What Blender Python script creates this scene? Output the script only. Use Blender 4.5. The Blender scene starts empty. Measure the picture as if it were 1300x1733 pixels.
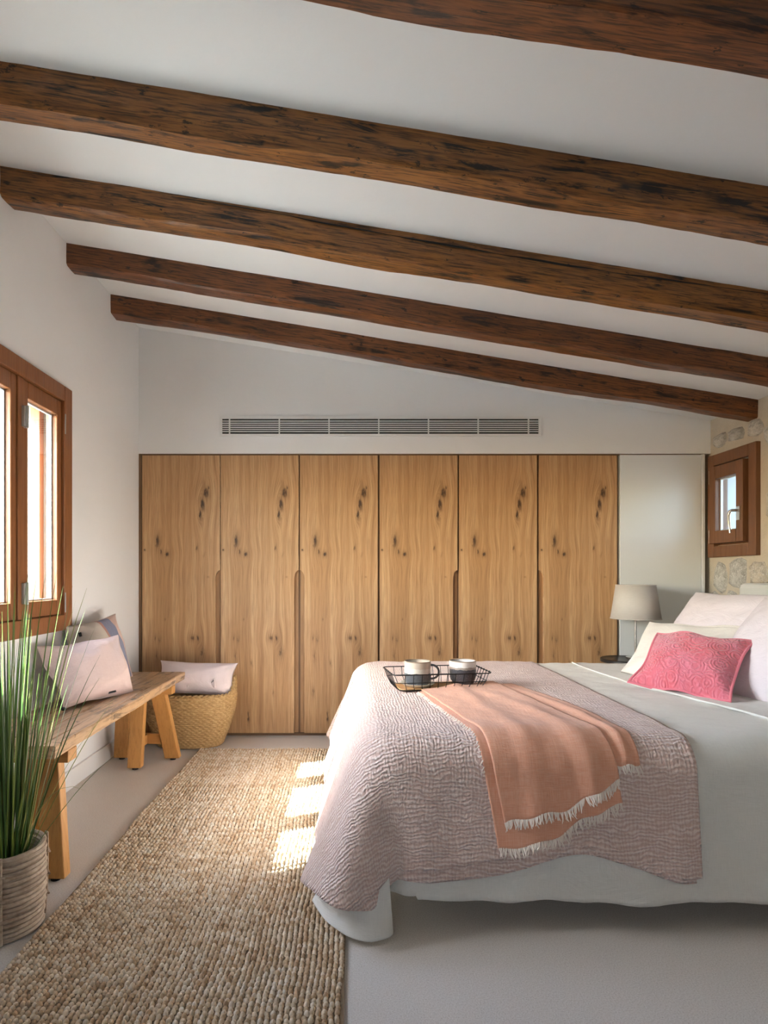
import bpy, math, random
import numpy as np
from mathutils import Vector, Matrix, noise as mnoise

random.seed(11)
rng = np.random.default_rng(5)
S = bpy.context.scene
COL = S.collection
PI = math.pi

# ------------------------------------------------------------------ camera, sky, sun, exposure
cam_d = bpy.data.cameras.new('camera')
cam = bpy.data.objects.new('camera', cam_d)
COL.objects.link(cam)
EYE = 1.10
cam.location = (0, 0, EYE)
cam.rotation_euler = (PI / 2, 0, 0)
cam_d.sensor_fit = 'HORIZONTAL'
cam_d.sensor_width = 36.0
cam_d.lens = 36.0 * 1000.0 / 1300.0
cam_d.shift_x = 53.0 / 1300.0
cam_d.shift_y = 107.5 / 1300.0
cam_d.clip_start = 0.02
S.camera = cam

W = bpy.data.worlds.new('sky')
S.world = W
W.use_nodes = True
_nt = W.node_tree
_bg = _nt.nodes['Background']
_sky = _nt.nodes.new('ShaderNodeTexSky')
_sky.sky_type = 'NISHITA'
_sky.sun_disc = False
_sky.sun_elevation = math.radians(34)
_sky.sun_rotation = math.radians(245)
_sky.air_density = 1.0
_sky.dust_density = 1.5
_nt.links.new(_sky.outputs[0], _bg.inputs['Color'])
_bg.inputs['Strength'].default_value = 1.15

sun_d = bpy.data.lights.new('sun', 'SUN')
sun = bpy.data.objects.new('sun', sun_d)
COL.objects.link(sun)
SUN_DIR = Vector((1.0, 0.42, -0.83)).normalized()
sun.rotation_euler = SUN_DIR.to_track_quat('-Z', 'Y').to_euler()
sun.location = (-6, -2, 6)
sun_d.energy = 21.0
sun_d.angle = math.radians(0.6)
sun_d.color = (0.75, 0.92, 1.0)


def portal(name, loc, direction, sx, sy):
    d = bpy.data.lights.new(name, 'AREA')
    o = bpy.data.objects.new(name, d)
    COL.objects.link(o)
    d.shape = 'RECTANGLE'
    d.size, d.size_y = sx, sy
    o.location = loc
    o.rotation_euler = Vector(direction).to_track_quat('-Z', 'Y').to_euler()
    d.cycles.is_portal = True
    return o


portal('window_daylight', (-1.74, 2.255, 1.435), (1, 0, 0), 1.44, 1.1)
portal('small_window_daylight', (2.73, 3.80, 1.57), (-1, 0, 0), 0.5, 0.7)

portal('added_door_daylight', (-0.65, -1.92, 1.67), (0, 1, 0), 0.80, 0.60)  # sky light through the added rear door

S.view_settings.view_transform = 'Standard'
S.view_settings.look = 'None'
S.view_settings.gamma = 1.0
S.view_settings.use_curve_mapping = False
S.view_settings.exposure = 2.05


# ------------------------------------------------------------------ node helpers
def setin(nt, n, key, val):
    s = n.inputs[key]
    if isinstance(val, bpy.types.NodeSocket):
        nt.links.new(val, s)
    elif isinstance(val, (tuple, list)) and len(val) == 3 and s.type == 'RGBA':
        s.default_value = (*val, 1.0)
    else:
        s.default_value = val


def nd(nt, typ, ins=None, **props):
    n = nt.nodes.new('ShaderNode' + typ)
    for k, v in props.items():
        setattr(n, k, v)
    for k, v in (ins or {}).items():
        setin(nt, n, k, v)
    return n


def new_mat(name, rough=0.6, color=(0.8, 0.8, 0.8), **ins):
    m = bpy.data.materials.new(name)
    m.use_nodes = True
    nt = m.node_tree
    b = nt.nodes['Principled BSDF']
    b.inputs['Base Color'].default_value = (*color, 1)
    b.inputs['Roughness'].default_value = rough
    for k, v in ins.items():
        setin(nt, b, k.replace('_', ' '), v)
    return m, nt, b


def coords(nt, kind='Object', scale=(1, 1, 1), loc=(0, 0, 0)):
    tc = nd(nt, 'TexCoord')
    mp = nd(nt, 'Mapping', {'Vector': tc.outputs[kind], 'Scale': scale, 'Location': loc})
    return mp.outputs[0]


def noise(nt, vec, scale=5.0, detail=4.0, rough=0.55, dist=0.0):
    return nd(nt, 'TexNoise', {'Vector': vec, 'Scale': scale, 'Detail': detail, 'Roughness': rough, 'Distortion': dist}).outputs[0]


def ramp(nt, fac, stops, interp='LINEAR'):
    n = nd(nt, 'ValToRGB', {'Fac': fac})
    cr = n.color_ramp
    cr.interpolation = interp
    while len(cr.elements) < len(stops):
        cr.elements.new(0.5)
    for e, (p, c) in zip(cr.elements, stops):
        e.position = p
        e.color = (*c, 1) if len(c) == 3 else c
    return n.outputs[0]


def gray(v):
    return (v, v, v)


def mixc(nt, fac, a, b, mode='MIX'):
    n = nd(nt, 'Mix', data_type='RGBA', blend_type=mode)
    setin(nt, n, 0, fac)
    setin(nt, n, 6, a)
    setin(nt, n, 7, b)
    return n.outputs[2]


def mth(nt, op, a, b=None, c=None, clamp=False):
    n = nd(nt, 'Math', operation=op, use_clamp=clamp)
    setin(nt, n, 0, a)
    if b is not None:
        setin(nt, n, 1, b)
    if c is not None:
        setin(nt, n, 2, c)
    return n.outputs[0]


def sep(nt, vec):
    return nd(nt, 'SeparateXYZ', {0: vec}).outputs


def comb(nt, x, y, z):
    return nd(nt, 'CombineXYZ', {0: x, 1: y, 2: z}).outputs[0]


def bump(nt, b, height, strength=0.3, dist=0.01):
    n = nd(nt, 'Bump', {'Height': height, 'Strength': strength, 'Distance': dist})
    nt.links.new(n.outputs[0], b.inputs['Normal'])


def orand(nt):
    return nd(nt, 'ObjectInfo').outputs['Random']


# ------------------------------------------------------------------ materials
MT = {}


def mk_plaster(name, col):
    m, nt, b = new_mat(name, 0.85, col)
    v = coords(nt)
    n1 = noise(nt, v, 3.0, 5)
    c = mixc(nt, n1, tuple(x * 0.97 for x in col), tuple(min(1, x * 1.02) for x in col))
    nt.links.new(c, b.inputs['Base Color'])
    bump(nt, b, noise(nt, v, 22, 4), 0.12, 0.01)
    return m


MT['plaster'] = mk_plaster('white_plaster', (0.85, 0.85, 0.85))
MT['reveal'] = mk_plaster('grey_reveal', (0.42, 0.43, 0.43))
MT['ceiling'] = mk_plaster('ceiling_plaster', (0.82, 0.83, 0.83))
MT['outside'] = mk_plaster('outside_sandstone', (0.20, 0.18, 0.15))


def mk_floor():
    m, nt, b = new_mat('polished_cement', 0.42)
    v = coords(nt)
    big = noise(nt, v, 1.6, 5, 0.6)
    fine = noise(nt, v, 260, 3, 0.7)
    mid = noise(nt, v, 16, 4, 0.6)
    c = mixc(nt, big, (0.50, 0.445, 0.395), (0.61, 0.555, 0.505))
    c = mixc(nt, ramp(nt, mid, [(0.3, gray(0)), (0.75, gray(0.6))]), c, (0.56, 0.50, 0.45))
    c = mixc(nt, ramp(nt, fine, [(0.40, gray(0.0)), (0.72, gray(0.85))]), c, (0.74, 0.70, 0.66))
    c = mixc(nt, ramp(nt, fine, [(0.30, gray(0.55)), (0.42, gray(0))]), c, (0.26, 0.23, 0.20))
    nt.links.new(c, b.inputs['Base Color'])
    nt.links.new(ramp(nt, mid, [(0.2, gray(0.36)), (0.8, gray(0.52))]), b.inputs['Roughness'])
    bump(nt, b, fine, 0.12, 0.002)
    return m


MT['floor'] = mk_floor()


def mk_oak():
    # oak veneer in each door's own space: x across (0..0.53), z up (0..1.92)
    m, nt, b = new_mat('oak_veneer', 0.5)
    v = coords(nt)
    x, y, z = sep(nt, v)
    # (x, z, sx, sz, dark)
    knots = [(0.440, 1.665, 0.022, 0.045, 1.0), (0.415, 1.585, 0.018, 0.05, .9), (0.400, 1.52, 0.012, 0.05, .8),
             (0.455, 1.70, 0.010, 0.02, .7), (0.105, 1.335, 0.020, 0.065, .8), (0.130, 1.262, 0.010, 0.024, .75),
             (0.170, 1.247, 0.019, 0.022, .9), (0.020, 1.275, 0.009, 0.009, .7), (0.345, 0.672, 0.018, 0.024, .8),
             (0.382, 0.668, 0.012, 0.028, .8), (0.412, 0.585, 0.016, 0.055, .65), (0.155, 0.80, 0.005, 0.01, .6),
             (0.375, 1.29, 0.007, 0.025, .6), (0.425, 1.24, 0.005, 0.02, .4), (0.120, 0.66, 0.008, 0.04, .5),
             (0.09, 0.67, 0.006, 0.03, .5), (0.19, 0.13, 0.008, 0.06, .8), (0.09, 0.30, 0.008, 0.04, .6),
             (0.45, 1.09, 0.006, 0.006, .5), (0.10, 0.55, 0.008, 0.04, .5), (0.21, 0.50, 0.006, 0.02, .5), (0.36, 0.30, 0.006, 0.02, .5)]
    rag = noise(nt, coords(nt, scale=(60, 60, 24)), 1.0, 3)
    ragx = mth(nt, 'MULTIPLY_ADD', rag, 0.03, -0.015)
    warp = None
    dark = None
    for kx, kz, sx, sz, dk in knots:
        dx = mth(nt, 'SUBTRACT', x, kx)
        dz = mth(nt, 'SUBTRACT', z, kz)
        ex = mth(nt, 'DIVIDE', mth(nt, 'ADD', dx, ragx), sx)
        ez = mth(nt, 'DIVIDE', dz, sz)
        d2 = mth(nt, 'MULTIPLY_ADD', ex, ex, mth(nt, 'MULTIPLY', ez, ez))
        g = mth(nt, 'EXPONENT', mth(nt, 'MULTIPLY', d2, -1.6))
        g = mth(nt, 'MULTIPLY', g, dk)
        dark = g if dark is None else mth(nt, 'MAXIMUM', dark, g)
        if sx >= 0.012:
            wx = mth(nt, 'DIVIDE', dx, sx * 3.2)
            wz = mth(nt, 'DIVIDE', dz, sz * 3.4)
            w2 = mth(nt, 'MULTIPLY_ADD', wx, wx, mth(nt, 'MULTIPLY', wz, wz))
            wg = mth(nt, 'MULTIPLY', mth(nt, 'EXPONENT', mth(nt, 'MULTIPLY', w2, -1.0)), mth(nt, 'MULTIPLY', dx, -0.62))
            warp = wg if warp is None else mth(nt, 'ADD', warp, wg)
    xw = mth(nt, 'ADD', x, warp)
    low = noise(nt, coords(nt, scale=(3.0, 1, 0.9)), 1.0, 2)
    xw2 = mth(nt, 'MULTIPLY_ADD', low, 0.06, xw)
    pv = comb(nt, xw2, 0.0, z)
    g1 = noise(nt, nd(nt, 'Mapping', {'Vector': pv, 'Scale': (34, 1, 0.55)}).outputs[0], 1.0, 6, 0.6)
    g2 = noise(nt, nd(nt, 'Mapping', {'Vector': pv, 'Scale': (300, 1, 5)}).outputs[0], 1.0, 4, 0.6)
    g3 = noise(nt, nd(nt, 'Mapping', {'Vector': pv, 'Scale': (9, 1, 0.35)}).outputs[0], 1.0, 3)
    c = ramp(nt, g1, [(0.30, (0.36, 0.190, 0.085)), (0.48, (0.57, 0.335, 0.160)), (0.66, (0.70, 0.460, 0.250))])
    c = mixc(nt, ramp(nt, g3, [(0.35, gray(0)), (0.7, gray(0.55))]), c, (0.44, 0.235, 0.10))
    c = mixc(nt, ramp(nt, g2, [(0.36, gray(0.75)), (0.54, gray(0))]), c, (0.29, 0.15, 0.065))
    halo = mth(nt, 'POWER', dark, 0.45)
    c = mixc(nt, mth(nt, 'MULTIPLY', halo, 0.75), c, (0.25, 0.125, 0.05))
    dk = mth(nt, 'MULTIPLY', dark, mth(nt, 'MULTIPLY_ADD', rag, 1.6, -0.05), clamp=True)
    c = mixc(nt, ramp(nt, dk, [(0.22, gray(0)), (0.60, gray(0.95))]), c, (0.065, 0.032, 0.016))
    nt.links.new(c, b.inputs['Base Color'])
    bump(nt, b, g2, 0.10, 0.002)
    return m


MT['oak'] = mk_oak()


def mk_wood(name, axis, light, mid, dark, rough=0.45, streak=0.5, scale=1.0, crack=0.0, spec=0.5, slope=0.0):
    """plain straight-grained wood; axis = the grain direction in object space"""
    m, nt, b = new_mat(name, rough)
    sc = [30 * scale] * 3
    sc['XYZ'.index(axis)] = 1.6 * scale
    off = orand(nt)
    tc = nd(nt, 'TexCoord')
    vv = nd(nt, 'VectorMath', {0: tc.outputs['Object'], 1: comb(nt, mth(nt, 'MULTIPLY', off, 37.0), mth(nt, 'MULTIPLY', off, 11.0), mth(nt, 'MULTIPLY', off, 23.0))}, operation='ADD').outputs[0]
    if slope:     # the grain runs along the sloping beam
        vx, vy_, vz = sep(nt, vv)
        vv = comb(nt, vx, vy_, mth(nt, 'MULTIPLY_ADD', vx, slope, vz))
    v = nd(nt, 'Mapping', {'Vector': vv, 'Scale': tuple(sc)}).outputs[0]
    g1 = noise(nt, v, 1.0, 6, 0.62, 0.3)
    sc2 = [110 * scale] * 3
    sc2['XYZ'.index(axis)] = 6 * scale
    g2 = noise(nt, nd(nt, 'Mapping', {'Vector': vv, 'Scale': tuple(sc2)}).outputs[0], 1.0, 3, 0.6)
    c = ramp(nt, g1, [(0.28, mid), (0.5, light), (0.72, mid)])
    blot = noise(nt, vv, 3.5, 3)
    c = mixc(nt, ramp(nt, blot, [(0.35, gray(0)), (0.7, gray(0.55))]), c, mid)
    c = mixc(nt, ramp(nt, g2, [(0.36, gray(streak)), (0.54 if crack > .8 else 0.5, gray(0))]), c, dark)
    if crack > 0:
        sc3 = [26.0] * 3
        sc3['XYZ'.index(axis)] = 2.6
        g3 = noise(nt, nd(nt, 'Mapping', {'Vector': vv, 'Scale': tuple(sc3)}).outputs[0], 1.0, 5, 0.7, 0.6)
        g4 = noise(nt, vv, 7.0, 2)
        k = mth(nt, 'MULTIPLY', ramp(nt, g3, [(0.40, gray(1)), (0.46, gray(0))]), ramp(nt, g4, [(0.38, gray(0)), (0.52, gray(crack))]))
        c = mixc(nt, k, c, tuple(x * 0.22 for x in dark))
        g5 = noise(nt, nd(nt, 'Mapping', {'Vector': vv, 'Scale': (14, 30, 30)}).outputs[0], 1.0, 4, 0.7)
        c = mixc(nt, ramp(nt, g5, [(0.33, gray(0.9)), (0.38, gray(0))]), c, tuple(x * 0.3 for x in dark))
    nt.links.new(c, b.inputs['Base Color'])
    nt.links.new(ramp(nt, g1, [(0.3, gray(rough + 0.12)), (0.7, gray(rough - 0.05))]), b.inputs['Roughness'])
    b.inputs['Specular IOR Level'].default_value = spec
    bump(nt, b, mth(nt, 'ADD', g1, g2), 0.22, 0.004)
    return m


MT['beam_a'] = mk_wood('aged_beam_amber', 'X', (0.34, 0.140, 0.032), (0.16, 0.058, 0.015), (0.030, 0.012, 0.006), 0.40, 0.80, 1.5, 1.0, slope=0.163)
MT['beam_b'] = mk_wood('aged_beam_russet', 'X', (0.24, 0.082, 0.022), (0.115, 0.038, 0.012), (0.026, 0.010, 0.005), 0.40, 0.85, 1.5, 0.9, slope=0.163)
MT['frame'] = mk_wood('stained_frame', 'Z', (0.30, 0.115, 0.038), (0.225, 0.082, 0.027), (0.14, 0.05, 0.018), 0.42, 0.35, 1.2)
MT['frame_dark'] = mk_wood('dark_stained_frame', 'Z', (0.17, 0.070, 0.028), (0.125, 0.050, 0.020), (0.07, 0.028, 0.012), 0.45, 0.35, 1.2)
MT['honey'] = mk_wood('honey_wood', 'Z', (0.62, 0.315, 0.095), (0.50, 0.23, 0.06), (0.32, 0.13, 0.03), 0.45, 0.3, 0.9)
MT['honey_x'] = mk_wood('honey_wood_cross', 'X', (0.60, 0.30, 0.09), (0.48, 0.22, 0.058), (0.30, 0.12, 0.03), 0.45, 0.3, 0.9)
MT['bench_top'] = mk_wood('weathered_bench_board', 'Y', (0.60, 0.385, 0.215), (0.45, 0.28, 0.155), (0.20, 0.11, 0.06), 0.30, 0.6, 0.8, 0.7)
MT['oak_shaded'] = mk_wood('shaded_solid_oak', 'Z', (0.40, 0.225, 0.105), (0.32, 0.17, 0.075), (0.20, 0.10, 0.045), 0.55, 0.4, 1.0)  # solid oak, darkened to stand in for shade in the pull recess
MT['tray_wood'] = mk_wood('tray_wood', 'X', (0.55, 0.33, 0.16), (0.45, 0.25, 0.11), (0.3, 0.15, 0.06), 0.5, 0.3, 2.0)


def mk_fabric(name, col, col2=None, rough=0.9, weave=900.0, slub=0.35, bstr=0.15, sheen=0.2, crinkle=0.0):
    m, nt, b = new_mat(name, rough, col)
    col2 = col2 or tuple(x * 0.86 for x in col)
    a1 = noise(nt, coords(nt, 'UV', (weave * 0.5, 22, 1)), 1.0, 3)
    a2 = noise(nt, coords(nt, 'UV', (22, weave * 0.5, 1)), 1.0, 3)
    a = mth(nt, 'MULTIPLY', mth(nt, 'ADD', a1, a2), 0.5)
    f = ramp(nt, a, [(0.36, gray(1)), (0.62, gray(0))])
    c = mixc(nt, mth(nt, 'MULTIPLY', f, slub * 2), col, col2)
    nt.links.new(c, b.inputs['Base Color'])
    h = a
    if crinkle > 0:
        w1 = noise(nt, coords(nt, 'UV', (15, 62, 1)), 1.0, 4, 0.6, 0.6)
        w2 = noise(nt, coords(nt, 'UV', (95, 13, 1)), 1.0, 3, 0.6, 0.3)
        h = mth(nt, 'ADD', mth(nt, 'MULTIPLY', mth(nt, 'MULTIPLY_ADD', w1, 1.1, mth(nt, 'MULTIPLY', w2, 0.65)), crinkle), mth(nt, 'MULTIPLY', a, 0.15))
        bump(nt, b, h, 1.0, bstr)
    else:
        cr = noise(nt, coords(nt, 'UV', (5, 9, 1)), 1.0, 5, 0.62, 1.2)
        bump(nt, b, mth(nt, 'MULTIPLY_ADD', cr, 2.2, mth(nt, 'MULTIPLY', h, bstr * 2.0)), 0.5, 0.008)
    b.inputs['Sheen Weight'].default_value = sheen
    b.inputs['Sheen Roughness'].default_value = 0.6
    b.inputs['Specular IOR Level'].default_value = 0.15
    return m


def mk_gauze():
    m, nt, b = new_mat('pink_gauze', 0.9)
    v = coords(nt, 'UV')
    d1 = noise(nt, v, 7.0, 3)
    ux, uy, _ = sep(nt, v)
    # crinkled double-gauze: rows of ridges across and down, each wandering
    uyw = mth(nt, 'MULTIPLY_ADD', d1, 0.06, mth(nt, 'MULTIPLY_ADD', noise(nt, coords(nt, 'UV', (28, 40, 1)), 1.0, 3), 0.022, uy))
    uxw = mth(nt, 'MULTIPLY_ADD', noise(nt, v, 6.0, 2), 0.03, mth(nt, 'MULTIPLY_ADD', noise(nt, coords(nt, 'UV', (45, 26, 1)), 1.0, 3), 0.020, ux))
    # rows: a wavering sine (about 13 mm) broken up by stretched noise; columns the same, finer and weaker
    s1 = mth(nt, 'SINE', mth(nt, 'MULTIPLY', uyw, 2 * PI / 0.0125))
    s2 = mth(nt, 'SINE', mth(nt, 'MULTIPLY', uxw, 2 * PI / 0.0115))
    n1 = noise(nt, nd(nt, 'Mapping', {'Vector': v, 'Scale': (14, 60, 1)}).outputs[0], 1.0, 3, 0.6)
    n2 = noise(nt, nd(nt, 'Mapping', {'Vector': v, 'Scale': (70, 12, 1)}).outputs[0], 1.0, 3, 0.6)
    r3 = noise(nt, coords(nt, 'UV', (420, 420, 1)), 1.0, 2)
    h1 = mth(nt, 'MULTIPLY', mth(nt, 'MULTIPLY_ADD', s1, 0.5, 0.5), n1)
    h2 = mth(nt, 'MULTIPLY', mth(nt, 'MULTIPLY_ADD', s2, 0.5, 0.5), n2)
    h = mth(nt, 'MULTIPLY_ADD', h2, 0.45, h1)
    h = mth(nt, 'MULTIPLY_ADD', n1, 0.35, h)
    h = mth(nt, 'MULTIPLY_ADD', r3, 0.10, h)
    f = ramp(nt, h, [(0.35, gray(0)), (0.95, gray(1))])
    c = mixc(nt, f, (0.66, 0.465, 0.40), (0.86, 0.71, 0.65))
    nt.links.new(c, b.inputs['Base Color'])
    bump(nt, b, h, 0.8, 0.010)
    b.inputs['Sheen Weight'].default_value = 0.35
    b.inputs['Sheen Tint'].default_value = (0.9, 0.9, 1, 1)
    b.inputs['Specular IOR Level'].default_value = 0.15
    return m


MT['gauze'] = mk_gauze()
MT['linen'] = mk_fabric('grey_white_linen', (0.72, 0.705, 0.665), (0.63, 0.615, 0.575), slub=0.3, bstr=0.25)
MT['salmon'] = mk_fabric('salmon_linen', (0.68, 0.305, 0.185), (0.75, 0.42, 0.295), slub=0.45, bstr=0.006, crinkle=0.35)
MT['pale_pink'] = mk_fabric('pale_pink_linen', (0.74, 0.575, 0.535), (0.66, 0.49, 0.45), slub=0.4, bstr=0.2)
MT['blush'] = mk_fabric('blush_linen', (0.79, 0.66, 0.64), (0.74, 0.60, 0.58), slub=0.3, bstr=0.2)
MT['lilac'] = mk_fabric('lilac_cotton', (0.72, 0.65, 0.69), (0.68, 0.61, 0.65), slub=0.15, bstr=0.1)
MT['cream'] = mk_fabric('cream_linen', (0.76, 0.71, 0.65), (0.70, 0.65, 0.59), slub=0.3, bstr=0.2)
MT['headboard'] = mk_fabric('grey_upholstery', (0.52, 0.53, 0.53), (0.45, 0.46, 0.46), slub=0.3, bstr=0.2)
MT['fringe'] = mk_fabric('fringe_threads', (0.86, 0.80, 0.73), (0.78, 0.62, 0.52), slub=0.5, bstr=0.2)
MT['mattress'] = mk_fabric('mattress_ticking', (0.7, 0.69, 0.67))


def mk_embossed():
    m, nt, b = new_mat('raspberry_embossed', 0.85)
    v = coords(nt, 'UV')
    vo = nd(nt, 'TexVoronoi', {'Vector': v, 'Scale': 16.0}, feature='F1')
    rings = mth(nt, 'SINE', mth(nt, 'MULTIPLY', vo.outputs['Distance'], 34.0))
    wv = noise(nt, v, 17, 2)
    swirl = mth(nt, 'SINE', mth(nt, 'MULTIPLY', wv, 55.0))
    h = mth(nt, 'ADD', mth(nt, 'MULTIPLY', rings, 0.5), mth(nt, 'MULTIPLY', swirl, 0.4))
    f = ramp(nt, h, [(0.0, gray(0.0)), (1.0, gray(0.6))])
    c = mixc(nt, f, (0.64, 0.125, 0.165), (0.76, 0.25, 0.30))
    c = mixc(nt, ramp(nt, noise(nt, v, 7, 3), [(0.4, gray(0)), (0.7, gray(0.45))]), c, (0.72, 0.27, 0.38))
    nt.links.new(c, b.inputs['Base Color'])
    bump(nt, b, h, 0.7, 0.004)
    b.inputs['Sheen Weight'].default_value = 0.4
    return m


MT['raspberry'] = mk_embossed()


def mk_stripes():
    # beige, rust and blue bands curving over a pink ground (cushion's own UV, metres from its centre)
    m, nt, b = new_mat('banded_linen', 0.9)
    v = coords(nt, 'UV')
    x, y, _ = sep(nt, v)
    q = mth(nt, 'ADD', x, mth(nt, 'MULTIPLY', y, 0.25))
    c = ramp(nt, mth(nt, 'MULTIPLY_ADD', q, 2.0, 0.5), [(0.0, (0.50, 0.43, 0.36)), (0.59, (0.36, 0.13, 0.10)), (0.635, (0.115, 0.135, 0.245)), (0.81, (0.66, 0.46, 0.41))], 'CONSTANT')
    wv = noise(nt, coords(nt, 'UV', (500, 30, 1)), 1.0, 3)
    c = mixc(nt, mth(nt, 'MULTIPLY', wv, 0.35), c, (0.75, 0.68, 0.62))
    nt.links.new(c, b.inputs['Base Color'])
    bump(nt, b, wv, 0.2, 0.003)
    return m


MT['banded'] = mk_stripes()


def mk_jute():
    m, nt, b = new_mat('jute', 0.95)
    at = nd(nt, 'Attribute', attribute_name='tint').outputs['Fac']
    v = coords(nt)
    col = noise(nt, coords(nt, scale=(22, 0.9, 1)), 1.0, 4, 0.6)
    row = noise(nt, coords(nt, scale=(2.5, 26, 1)), 1.0, 4, 0.6)
    f = mth(nt, 'MULTIPLY_ADD', mth(nt, 'ADD', col, row), 0.42, mth(nt, 'MULTIPLY', at, 0.26))
    c = ramp(nt, f, [(0.34, (0.42, 0.27, 0.16)), (0.46, (0.61, 0.44, 0.285)), (0.60, (0.74, 0.605, 0.45)), (0.76, (0.84, 0.755, 0.63))])
    fib = noise(nt, v, 500, 2)
    c = mixc(nt, mth(nt, 'MULTIPLY', fib, 0.35), c, (0.34, 0.22, 0.13))
    nt.links.new(c, b.inputs['Base Color'])
    bump(nt, b, fib, 0.4, 0.002)
    b.inputs['Specular IOR Level'].default_value = 0.1
    return m


MT['jute'] = mk_jute()
MT['jute_back'], _, _ = new_mat('jute_backing', 0.95, (0.22, 0.15, 0.09))


def mk_seagrass():
    m, nt, b = new_mat('seagrass', 0.7)
    v = coords(nt, scale=(1, 1, 2.2))
    n1 = noise(nt, v, 60, 4, 0.7)
    n2 = noise(nt, v, 6, 2)
    c = ramp(nt, n1, [(0.3, (0.24, 0.135, 0.05)), (0.5, (0.47, 0.285, 0.115)), (0.7, (0.64, 0.45, 0.22))])
    c = mixc(nt, mth(nt, 'MULTIPLY', n2, 0.35), c, (0.58, 0.36, 0.14))
    nt.links.new(c, b.inputs['Base Color'])
    bump(nt, b, n1, 0.3, 0.003)
    return m


MT['seagrass'] = mk_seagrass()


def mk_rattan():
    m, nt, b = new_mat('grey_rattan', 0.6)
    off = orand(nt)
    v = coords(nt)
    n1 = noise(nt, v, 28, 4, 0.65)
    n2 = noise(nt, coords(nt, scale=(20, 20, 300)), 1.0, 3)
    c = ramp(nt, n1, [(0.28, (0.30, 0.215, 0.145)), (0.5, (0.48, 0.375, 0.275)), (0.72, (0.62, 0.52, 0.40))])
    c = mixc(nt, mth(nt, 'MULTIPLY', off, 0.4), c, (0.30, 0.215, 0.15))
    c = mixc(nt, ramp(nt, n2, [(0.35, gray(0.45)), (0.5, gray(0))]), c, (0.15, 0.10, 0.065))
    nt.links.new(c, b.inputs['Base Color'])
    bump(nt, b, n2, 0.2, 0.002)
    return m


MT['rattan'] = mk_rattan()


def mk_blade():
    m, nt, b = new_mat('grass_blade', 0.4)
    off = orand(nt)
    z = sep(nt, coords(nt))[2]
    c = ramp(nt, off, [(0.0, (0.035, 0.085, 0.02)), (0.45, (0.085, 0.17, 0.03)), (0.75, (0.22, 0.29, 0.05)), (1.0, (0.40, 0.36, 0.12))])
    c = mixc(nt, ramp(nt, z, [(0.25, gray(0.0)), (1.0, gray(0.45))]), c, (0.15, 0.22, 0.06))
    nt.links.new(c, b.inputs['Base Color'])
    return m


MT['blade'] = mk_blade()
MT['soil'], _, _ = new_mat('potting_soil', 0.95, (0.035, 0.025, 0.018))


def mk_stone():
    m, nt, b = new_mat('rough_limestone', 0.9)
    off = orand(nt)
    v = coords(nt)
    n1 = noise(nt, v, 18, 6, 0.7)
    n2 = noise(nt, v, 90, 4, 0.7)
    base = ramp(nt, off, [(0.0, (0.50, 0.49, 0.48)), (0.5, (0.60, 0.575, 0.54)), (1.0, (0.60, 0.53, 0.44))])
    c = mixc(nt, ramp(nt, n1, [(0.35, gray(0.75)), (0.6, gray(0))]), base, (0.24, 0.225, 0.21))
    c = mixc(nt, ramp(nt, n2, [(0.5, gray(0)), (0.66, gray(0.8))]), c, (0.72, 0.71, 0.69))
    nt.links.new(c, b.inputs['Base Color'])
    bump(nt, b, mth(nt, 'MULTIPLY_ADD', n2, 0.5, n1), 0.9, 0.02)
    return m


MT['stone'] = mk_stone()


def mk_mortar():
    m, nt, b = new_mat('sandy_mortar', 0.95)
    v = coords(nt)
    n1 = noise(nt, v, 12, 5, 0.65)
    c = mixc(nt, n1, (0.42, 0.365, 0.295), (0.54, 0.485, 0.41))
    nt.links.new(c, b.inputs['Base Color'])
    bump(nt, b, noise(nt, v, 45, 5, 0.7), 0.6, 0.01)
    return m


MT['mortar'] = mk_mortar()


def mk_glass(name='window_glass', tint=(0.95, 0.97, 0.96)):
    m = bpy.data.materials.new(name)
    m.use_nodes = True
    nt = m.node_tree
    nt.nodes.clear()
    out = nd(nt, 'OutputMaterial')
    tr = nd(nt, 'BsdfTransparent', {'Color': tint})
    gl = nd(nt, 'BsdfGlossy', {'Color': (0.9, 0.95, 1.0), 'Roughness': 0.02})
    lw = nd(nt, 'LayerWeight', {'Blend': 0.5})
    fr = mth(nt, 'MULTIPLY_ADD', mth(nt, 'POWER', lw.outputs['Facing'], 5.0), 0.92, 0.04)
    mx = nd(nt, 'MixShader', {0: fr, 1: tr.outputs[0], 2: gl.outputs[0]})
    nt.links.new(mx.outputs[0], out.inputs[0])
    return m


MT['glass'] = mk_glass()
MT['warm_fill_glass'] = mk_glass('warm_fill_glass', (0.98, 0.91, 0.82))  # invented tint, warms the fill light from the added rear door


def mk_mug(name, top, band, low, zmid, zband):
    m, nt, b = new_mat(name, 0.3)
    v = coords(nt)
    z = sep(nt, v)[2]
    w = mth(nt, 'MULTIPLY_ADD', noise(nt, v, 40, 3), 0.012, z)
    c = ramp(nt, mth(nt, 'DIVIDE', w, 0.12), [(0.0, low), (zmid, band), (zband, top)], 'CONSTANT')
    sp = noise(nt, v, 160, 3)
    c = mixc(nt, ramp(nt, sp, [(0.55, gray(0)), (0.7, gray(0.25))]), c, (0.4, 0.37, 0.34))
    nt.links.new(c, b.inputs['Base Color'])
    return m


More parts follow.
